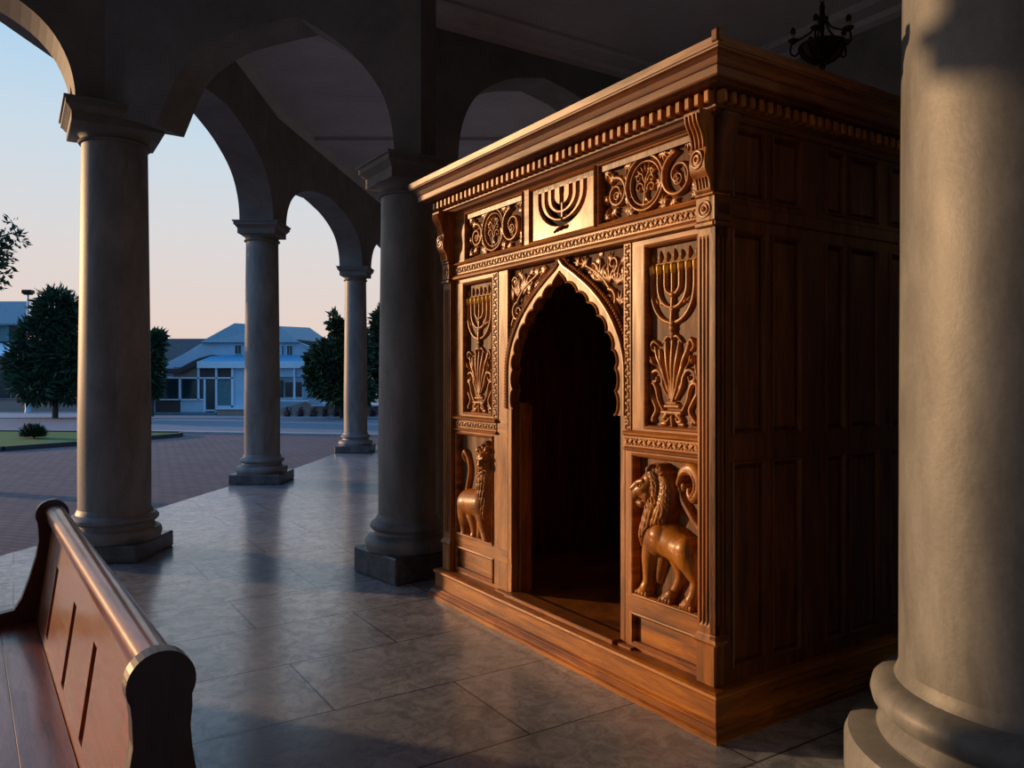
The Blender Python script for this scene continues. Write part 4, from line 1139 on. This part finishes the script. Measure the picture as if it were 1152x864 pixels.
for k in range(5):
    a = .35 + 2 * PI * k / 5; c_, s_ = math.cos(a), math.sin(a)
    mb = MB(); pts = catmull([(.03, .28), (.07, .20), (.13, .155), (.20, .12), (.235, .10), (.245, .03), (.21, .0), (.18, .03)], 4)
    mb.tube([(r * c_, r * s_, dz + z) for r, z in pts], .008, 6)
    mb.lathe([(.01, dz + .10), (.038, dz + .12), (.042, dz + .135), (.03, dz + .14), (.02, dz + .145)], 14, .225 * c_, .225 * s_)
    arm = mb.build('arm', M['bronze'], ch, True)
    mb = MB(); mb.lathe([(.016, dz + .14), (.016, dz + .175)], 12, .225 * c_, .225 * s_); mb.build('candle_sleeve', M['candle'], arm, True)
    mb = MB(); mb.ball((.225 * c_, .225 * s_, dz + .205), .022, (1, 1, 1.5)); mb.build('bulb', M['bronze'], arm, True)

# ------------------------------------------------------------------ houses across the road
def flat(mbx, pts, d0, d1):
    """polygon given on the facade plane at distance d0, extruded back to d1"""
    mbx.prism([(H(px, py, d0)[0], H(px, py, d0)[2]) for px, py in pts], d0, d1, lambda a, b, d: (a, d, b))
def rect(px0, py0, px1, py1): return [(px0, py0), (px1, py0), (px1, py1), (px0, py1)]
def hpart(name, mat, parent, polys, d0, d1):
    m_ = MB()
    for p_ in polys: flat(m_, p_, d0, d1)
    return fix_normals(m_.build(name, M[mat], parent))
hs = empty('house', (-14, 44, GZ)); hs.location = (0, 0, 0)
tag(hs, 'white two-storey house with grey-blue hipped roof and canopied porch across the road', 'house')
DH = 42.0
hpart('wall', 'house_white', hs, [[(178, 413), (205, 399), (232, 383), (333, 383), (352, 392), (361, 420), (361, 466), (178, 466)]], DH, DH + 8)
# hipped roof
mb = MB(); e = [H(228, 384, DH - .3), H(338, 384, DH - .3)]
rd = DH + 4
def rp(px, py, d): return H(px, py, d)
vs = [H(226, 385, DH - .3), H(334, 385, DH - .3), H(372, 386.5, DH + 3), H(352, 392, DH - .1), H(264, 363.5, DH + 3), H(300, 364, DH + 3), H(348, 368.5, DH + 5), (H(372, 385, DH + 9)), H(226, 384, DH + 9), H(316, 367, DH + 3)]
mb.add(vs, [(0, 1, 9, 4), (1, 2, 6, 9), (0, 4, 8), (4, 9, 6, 7, 8), (2, 7, 6), (0, 8, 7, 2, 1)]); mb.build('hip_roof', M['roof_blue'], hs)
hpart('roof_edge', 'house_dark', hs, [[(333, 382.5), (334, 382), (372, 386), (371, 388), (352, 393), (351, 390.5)]], DH - .4, DH - .2)
hpart('side_roof', 'roof_grey', hs, [[(172, 381), (232, 381), (232, 384), (205, 399), (179, 412), (160, 412), (172, 382)]], DH + 1.5, DH + 6)
hpart('verge_board', 'house_dark', hs, [[(200, 415), (222, 403.5), (238, 399), (245, 400), (236, 405), (222, 411), (203, 420), (178, 420), (178, 414)]], DH - .25, DH)
for a, b, c_, d_ in ((263.5, 387.5, 272, 398.5), (316, 388, 320, 400), (322, 388, 329.5, 400)):
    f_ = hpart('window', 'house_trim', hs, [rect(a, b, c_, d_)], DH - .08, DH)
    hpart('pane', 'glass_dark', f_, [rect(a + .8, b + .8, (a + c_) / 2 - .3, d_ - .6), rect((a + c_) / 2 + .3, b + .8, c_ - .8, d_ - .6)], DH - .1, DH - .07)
hpart('porch_recess', 'house_tan', hs, [rect(195, 413, 262, 466)], DH - .05, DH)
# canopy
mb = MB(); mb.add([H(240, 399.5, DH), H(334, 399.5, DH), H(345, 407, DH - 1.9), H(222, 407, DH - 1.9), H(345, 408.2, DH - 1.9), H(222, 408.2, DH - 1.9), H(240, 408, DH), H(334, 408, DH)],
                  [(0, 3, 2, 1), (3, 5, 4, 2), (5, 6, 7, 4), (0, 6, 5, 3), (1, 2, 4, 7)]); mb.build('canopy', M['canopy_blue'], hs)
hpart('canopy_fascia', 'house_trim', hs, [rect(221.5, 406.5, 345.5, 414)], DH - 2, DH - 1.9)
hpart('porch_band', 'house_dark', hs, [rect(222, 414, 262, 425)], DH - 1.7, DH - 1.6)
hpart('porch_screen', 'glass_dark', hs, [rect(174, 425, 229, 450), rect(231, 426, 242, 461)], DH - 1.75, DH - 1.7)
hpart('porch_window', 'curtain', hs, [rect(244, 427, 260, 457)], DH - 1.75, DH - 1.7)
hpart('porch_wall', 'house_white', hs, [rect(203, 450, 230, 464)], DH - 1.72, DH - 1.6)
hpart('porch_wall', 'house_white', hs, [[(261, 414), (345, 414), (345, 424), (276, 424), (276, 457), (261, 457)]], DH - 1.72, DH - 1.6)
hpart('porch_wall', 'house_dark', hs, [rect(174, 450, 202, 464)], DH - 1.72, DH - 1.6)
hpart('porch_frame', 'house_trim', hs, [rect(172, 424.4, 262, 426), rect(172, 424, 173.6, 466), rect(201, 425, 203.2, 450), rect(222, 411, 224, 450), rect(172, 448.8, 229, 450.3), rect(229, 425, 231, 464), rect(242, 411, 244.2, 477), rect(260, 414, 262.5, 459), rect(244, 456.5, 276, 458.5), rect(231, 461, 244, 462.3), rect(166, 443, 168, 464), rect(166, 443, 173, 444)], DH - 1.85, DH - 1.72)
hpart('ramp_wall', 'roof_blue', hs, [rect(163, 464, 243, 474.2)], DH - 2.1, DH - 1.6)
f_ = hpart('ground_window', 'house_trim', hs, [rect(314, 424.5, 341, 449.5)], DH - .12, DH)
hpart('pane', 'glass_dark', f_, [rect(314.5, 428, 319, 447), rect(320.5, 430, 329.5, 446.5), rect(332, 430, 339.5, 446.5)], DH - .15, DH - .1)
hpart('lintel', 'roof_grey', hs, [rect(314, 415.5, 345, 424.3)], DH - .13, DH)
hpart('post', 'house_trim', hs, [rect(330, 414, 331.8, 449)], DH - 1.9, DH - 1.8)
wl = empty('garden_wall', (0, 0, 0)); tag(wl, 'low tan garden wall in front of the white house, behind the red planter', 'wall')
hpart('wall_panel', 'house_tan', wl, [[(244, 460), (314, 460), (344, 452), (350, 455), (440, 457), (440, 475), (244, 475)]], 39.6, 40)
hpart('coping', 'house_trim', wl, [rect(244, 458.8, 277, 460.6), [(314, 450), (344, 450.5), (344, 452), (314, 451.5)], [(350, 455.5), (440, 456), (440, 457.3), (350, 457)]], 39.5, 40.05)
pt = hpart('planter', 'planter_red', None, [rect(312, 470.8, 440, 476)], 38.2, 39.5); tag(pt, 'long low dark red planter trough in front of the tan garden wall', 'planter')
# left building
lb = empty('building', (0, 0, 0)); tag(lb, 'low tan building with blue-grey roof at the far left edge', 'building')
DB = 46.0
hpart('upper_wall', 'house_dark', lb, [rect(-60, 362, 31, 392)], DB, DB + 6)
mb = MB(); mb.add([H(-60, 364, DB - .4), H(34, 364, DB - .4), H(30, 339, DB + 4), H(-60, 339, DB + 4), H(-60, 366, DB - .4), H(34, 366, DB - .4), H(34, 366, DB + 4), H(-60, 366, DB + 4)], [(0, 1, 2, 3), (0, 4, 5, 1), (1, 5, 6, 2), (4, 7, 6, 5), (0, 3, 7, 4), (3, 2, 6, 7)]); mb.build('roof', M['roof_blue'], lb)
hpart('window', 'curtain', lb, [rect(0, 366, 10, 384)], DB - .06, DB)
mb = MB(); mb.add([H(-60, 388, DB), H(40, 385, DB), H(46, 400, DB - 2.5), H(-60, 400, DB - 2.5), H(-60, 400, DB), H(46, 399.5, DB)], [(0, 3, 2, 1), (3, 4, 5, 2), (1, 2, 5), (0, 1, 5, 4)]); mb.build('awning', M['house_trim'], lb)
hpart('fascia', 'house_dark', lb, [rect(-60, 400, 46, 403)], DB - 2.5, DB - 2.3)
hpart('lower_wall', 'house_tan', lb, [rect(-60, 403, 92, 468)], DB, DB + 6)
hpart('shop_window', 'glass_dark', lb, [rect(-60, 418, 10, 448), rect(13, 418, 45, 448), rect(50, 418, 60, 448)], DB - .06, DB)
hpart('low_roof', 'roof_grey', lb, [rect(44, 396, 176, 403)], DB - .3, DB + 6)
gb = empty('garden_wall', (0, 0, 0)); tag(gb, 'low tan boundary wall at the far left, behind the lamp post', 'wall')
hpart('wall_panel', 'house_tan', gb, [rect(-60, 449, 158, 466.5)], 44.5, 44.8); hpart('coping', 'roof_grey', gb, [rect(-60, 448, 158, 449.4)], 44.4, 44.9)
# lamp post
lp = empty('lamp_post', H(31.5, 466, 42.3)); lp.location.z = GZ + .07
tag(lp, 'pale blue lamp post beside the round dark tree', 'lamp post')
hh = H(31.5, 330, 42.3)[2] - lp.location.z
mb = MB(); mb.lathe([(.16, 0), (.16, .1), (.14, .15), (.13, hh * .5), (.07, hh * .55), (.05, hh)], 14); mb.build('pole', M['pole'], lp, True)
mb = MB(); mb.box(-.27, .27, -.2, .2, hh - .02, hh + .18, .03); mb.box(-.20, .20, -.14, .14, hh - .08, hh - .02, .01); mb.build('lamp_head', M['bronze'], lp)

# ------------------------------------------------------------------ planting
def foliage(name, blobs, n, size, mat, parent, seed, droop=.0, asp=.35, zmin=None):
    rnd = random.Random(seed); vs = []; fs = []
    tot = sum(b[3] * b[4] for b in blobs)
    for b in blobs:
        k = int(n * b[3] * b[4] / tot)
        for _ in range(k):
            while True:
                p = Vector((rnd.uniform(-1, 1), rnd.uniform(-1, 1), rnd.uniform(-1, 1)))
                if .35 < p.length < 1: break
            p = p.normalized() * (p.length ** .6) * rnd.choice((1, 1, 1, 1.12, 1.25))
            c_ = Vector((b[0] + p.x * b[3], b[1] + p.y * b[3], b[2] + p.z * b[4]))
            d_ = (p + Vector((rnd.gauss(0, .5), rnd.gauss(0, .5), rnd.gauss(0, .4) - droop))).normalized()
            s_ = d_.cross(Vector((rnd.gauss(0, 1), rnd.gauss(0, 1), rnd.gauss(0, 1)))).normalized()
            L = size * rnd.uniform(.6, 1.3); w_ = L * asp
            nrm = d_.cross(s_) * (w_ * .35)
            i = len(vs)
            if zmin is not None and c_.z < zmin + .02: c_.z = zmin + .02
            if zmin is not None and c_.z + d_.z * L < zmin + .04: d_.z = abs(d_.z)
            if zmin is not None: s_.z = 0; nrm *= 0
            vs += [c_, c_ + d_ * L * .45 + s_ * w_ * .5 + nrm, c_ + d_ * L, c_ + d_ * L * .45 - s_ * w_ * .5 + nrm, c_ + d_ * L * .5]
            fs += [(i, i + 1, i + 4), (i + 1, i + 2, i + 4), (i + 2, i + 3, i + 4), (i + 3, i, i + 4)]
    return mesh_obj(name, vs, fs, mat, parent)
def tree(px, pyb, d, blobs, label, n=5000, size=.35, mat='leaf', seed=1, trunk=.12, name='leafy_tree', asp=.35, gz=GZ + .07):
    bx = H(px, 0, d)[0]; root = empty(name, (bx, d, gz)); tag(root, label, 'tree' if name != 'bush' else 'bush')
    bl = []; k = d / FPX
    for (qx, qy, rx, ry) in blobs:
        rx *= .86; ry *= .9; X, _, Z = H(qx, qy, d); bl.append((X - bx, random.uniform(-.5, .5) * rx * k, Z - gz, rx * k, ry * k))
    foliage('foliage', bl, n, size, M[mat], root, seed, asp=asp, zmin=.0 if name == 'bush' else None)
    mb = MB(); top = max(b[2] for b in bl)
    mb.tube([(0, 0, 0), (.05, 0, top * .35), (0, .05, top * .7), (.04, 0, top)], [trunk, trunk * .8, trunk * .5, trunk * .2], 8)
    for i, b in enumerate(bl[:8]):
        mb.tube([(0, 0, top * .3), (b[0] * .5, b[1] * .5, (top * .3 + b[2]) / 2), (b[0], b[1], b[2])], [trunk * .5, trunk * .35, trunk * .1], 6)
    mb.build('trunk', M['bark'], root, True)
    return root
tree(62, 466, 37.0, [(62, 355, 20, 22), (45, 380, 18, 18), (78, 375, 18, 22), (35, 410, 20, 20), (62, 405, 28, 26), (88, 405, 18, 28), (50, 432, 26, 18), (78, 432, 24, 18), (66, 342, 14, 14), (80, 345, 10, 10)], 'round dark green tree at left with spiky upright leaves, beside the lamp post', 8000, .5, 'leaf', 2, .14, asp=.26)
tree(171, 466, 38.5, [(172, 392, 10, 14), (176, 385, 8, 10), (170, 415, 12, 18), (168, 436, 10, 12), (180, 378, 4, 5)], 'narrow dark tree just right of the nearest outdoor column, before the white house', 2600, .38, 'leaf', 5, .10)
tree(385, 466, 37.5, [(372, 405, 20, 22), (395, 400, 22, 26), (362, 425, 18, 20), (385, 430, 26, 24), (355, 410, 10, 12), (385, 378, 10, 14), (378, 368, 4, 10), (373, 358, 2, 8), (400, 375, 10, 14), (400, 440, 22, 16)], 'bushy olive green tree right of the white house, behind the farthest column', 9000, .34, 'leaf2', 8, .13, asp=.5)
tree(428, 466, 40.5, [(432, 370, 12, 20), (440, 355, 12, 16), (428, 400, 16, 20), (445, 410, 22, 26), (425, 425, 14, 16), (440, 385, 18, 20)], 'tall loose tree between the farthest column and the column by the cabinet', 5500, .36, 'leaf2', 9, .10, asp=.5)
# branch of a near tree reaching in at the upper left
br = empty('leafy_tree', (-13.5, 15, GZ)); tag(br, 'overhanging tree with leafy branches at the upper left edge above the lawn', 'tree')
Q = lambda px, py: Vector(H(px, py, 15)) - br.location
mb = MB(); mb.tube([(0, 0, 0), (.1, 0, 2), (.3, 0, 4.2), (.8, 0, 5.6)], [.22, .18, .12, .05], 10)
for (a, b) in (((-60, 290), (14, 262)), ((-60, 330), (8, 306)), ((-40, 270), (10, 288))):
    p0, p1 = Q(*a), Q(*b); mb.tube([Vector((.3, 0, 3.4)), p0, (p0 + p1) / 2 + Vector((0, 0, .05)), p1], [.06, .04, .025, .012], 6)
mb.build('trunk', M['bark'], br, True)
bl = []
for (qx, qy, r) in ((10, 262, 10), (20, 270, 7), (14, 250, 5), (3, 308, 7), (0, 318, 6), (2, 275, 6), (-15, 290, 22), (-40, 280, 35), (-30, 320, 20), (-70, 260, 45), (8, 283, 3)):
    v = Q(qx, qy); bl.append((v.x, v.y, v.z, r * 15 / FPX, r * 15 / FPX * .8))
foliage('foliage', bl, 2300, .13, M['leaf'], br, 12, asp=.45)
tree(38, 500, 24.5, [(38, 490, 10, 9), (32, 488, 6, 7), (45, 489, 6, 7)], 'small round dark bush on the lawn', 1400, .2, 'leaf', 15, .04, name='bush', asp=.3, gz=GZ + .12)
for k, (px, r) in enumerate(((324, 6), (338, 5), (353, 6), (366, 4), (378, 5), (420, 6))):
    t_ = tree(px, 472, 38.75, [(px, 466, r * .7, 4), (px + 1, 462, r * .5, 2.6)], ['small red-leaved plant in the planter, nearest the outdoor column before the house', 'second small red-leaved plant along the planter', 'third red-leaved plant along the planter, below the house corner', 'thin red-leaved plant under the bushy tree, in the planter', 'red-leaved plant in the planter, just left of the farthest column', 'red-leaved plant in the planter, right of the farthest column'][k], 260, .15, 'leaf_red', 30 + k, .02, name='bush', gz=H(0, 470.8, 38.2)[2] + .03)
    t_['group'] = 'plants in the red planter'

# ------------------------------------------------------------------ view
S.view_settings.view_transform = 'Standard'; S.view_settings.look = 'None'
S.view_settings.gamma = 1; S.view_settings.use_curve_mapping = False
S.view_settings.exposure = 0.0
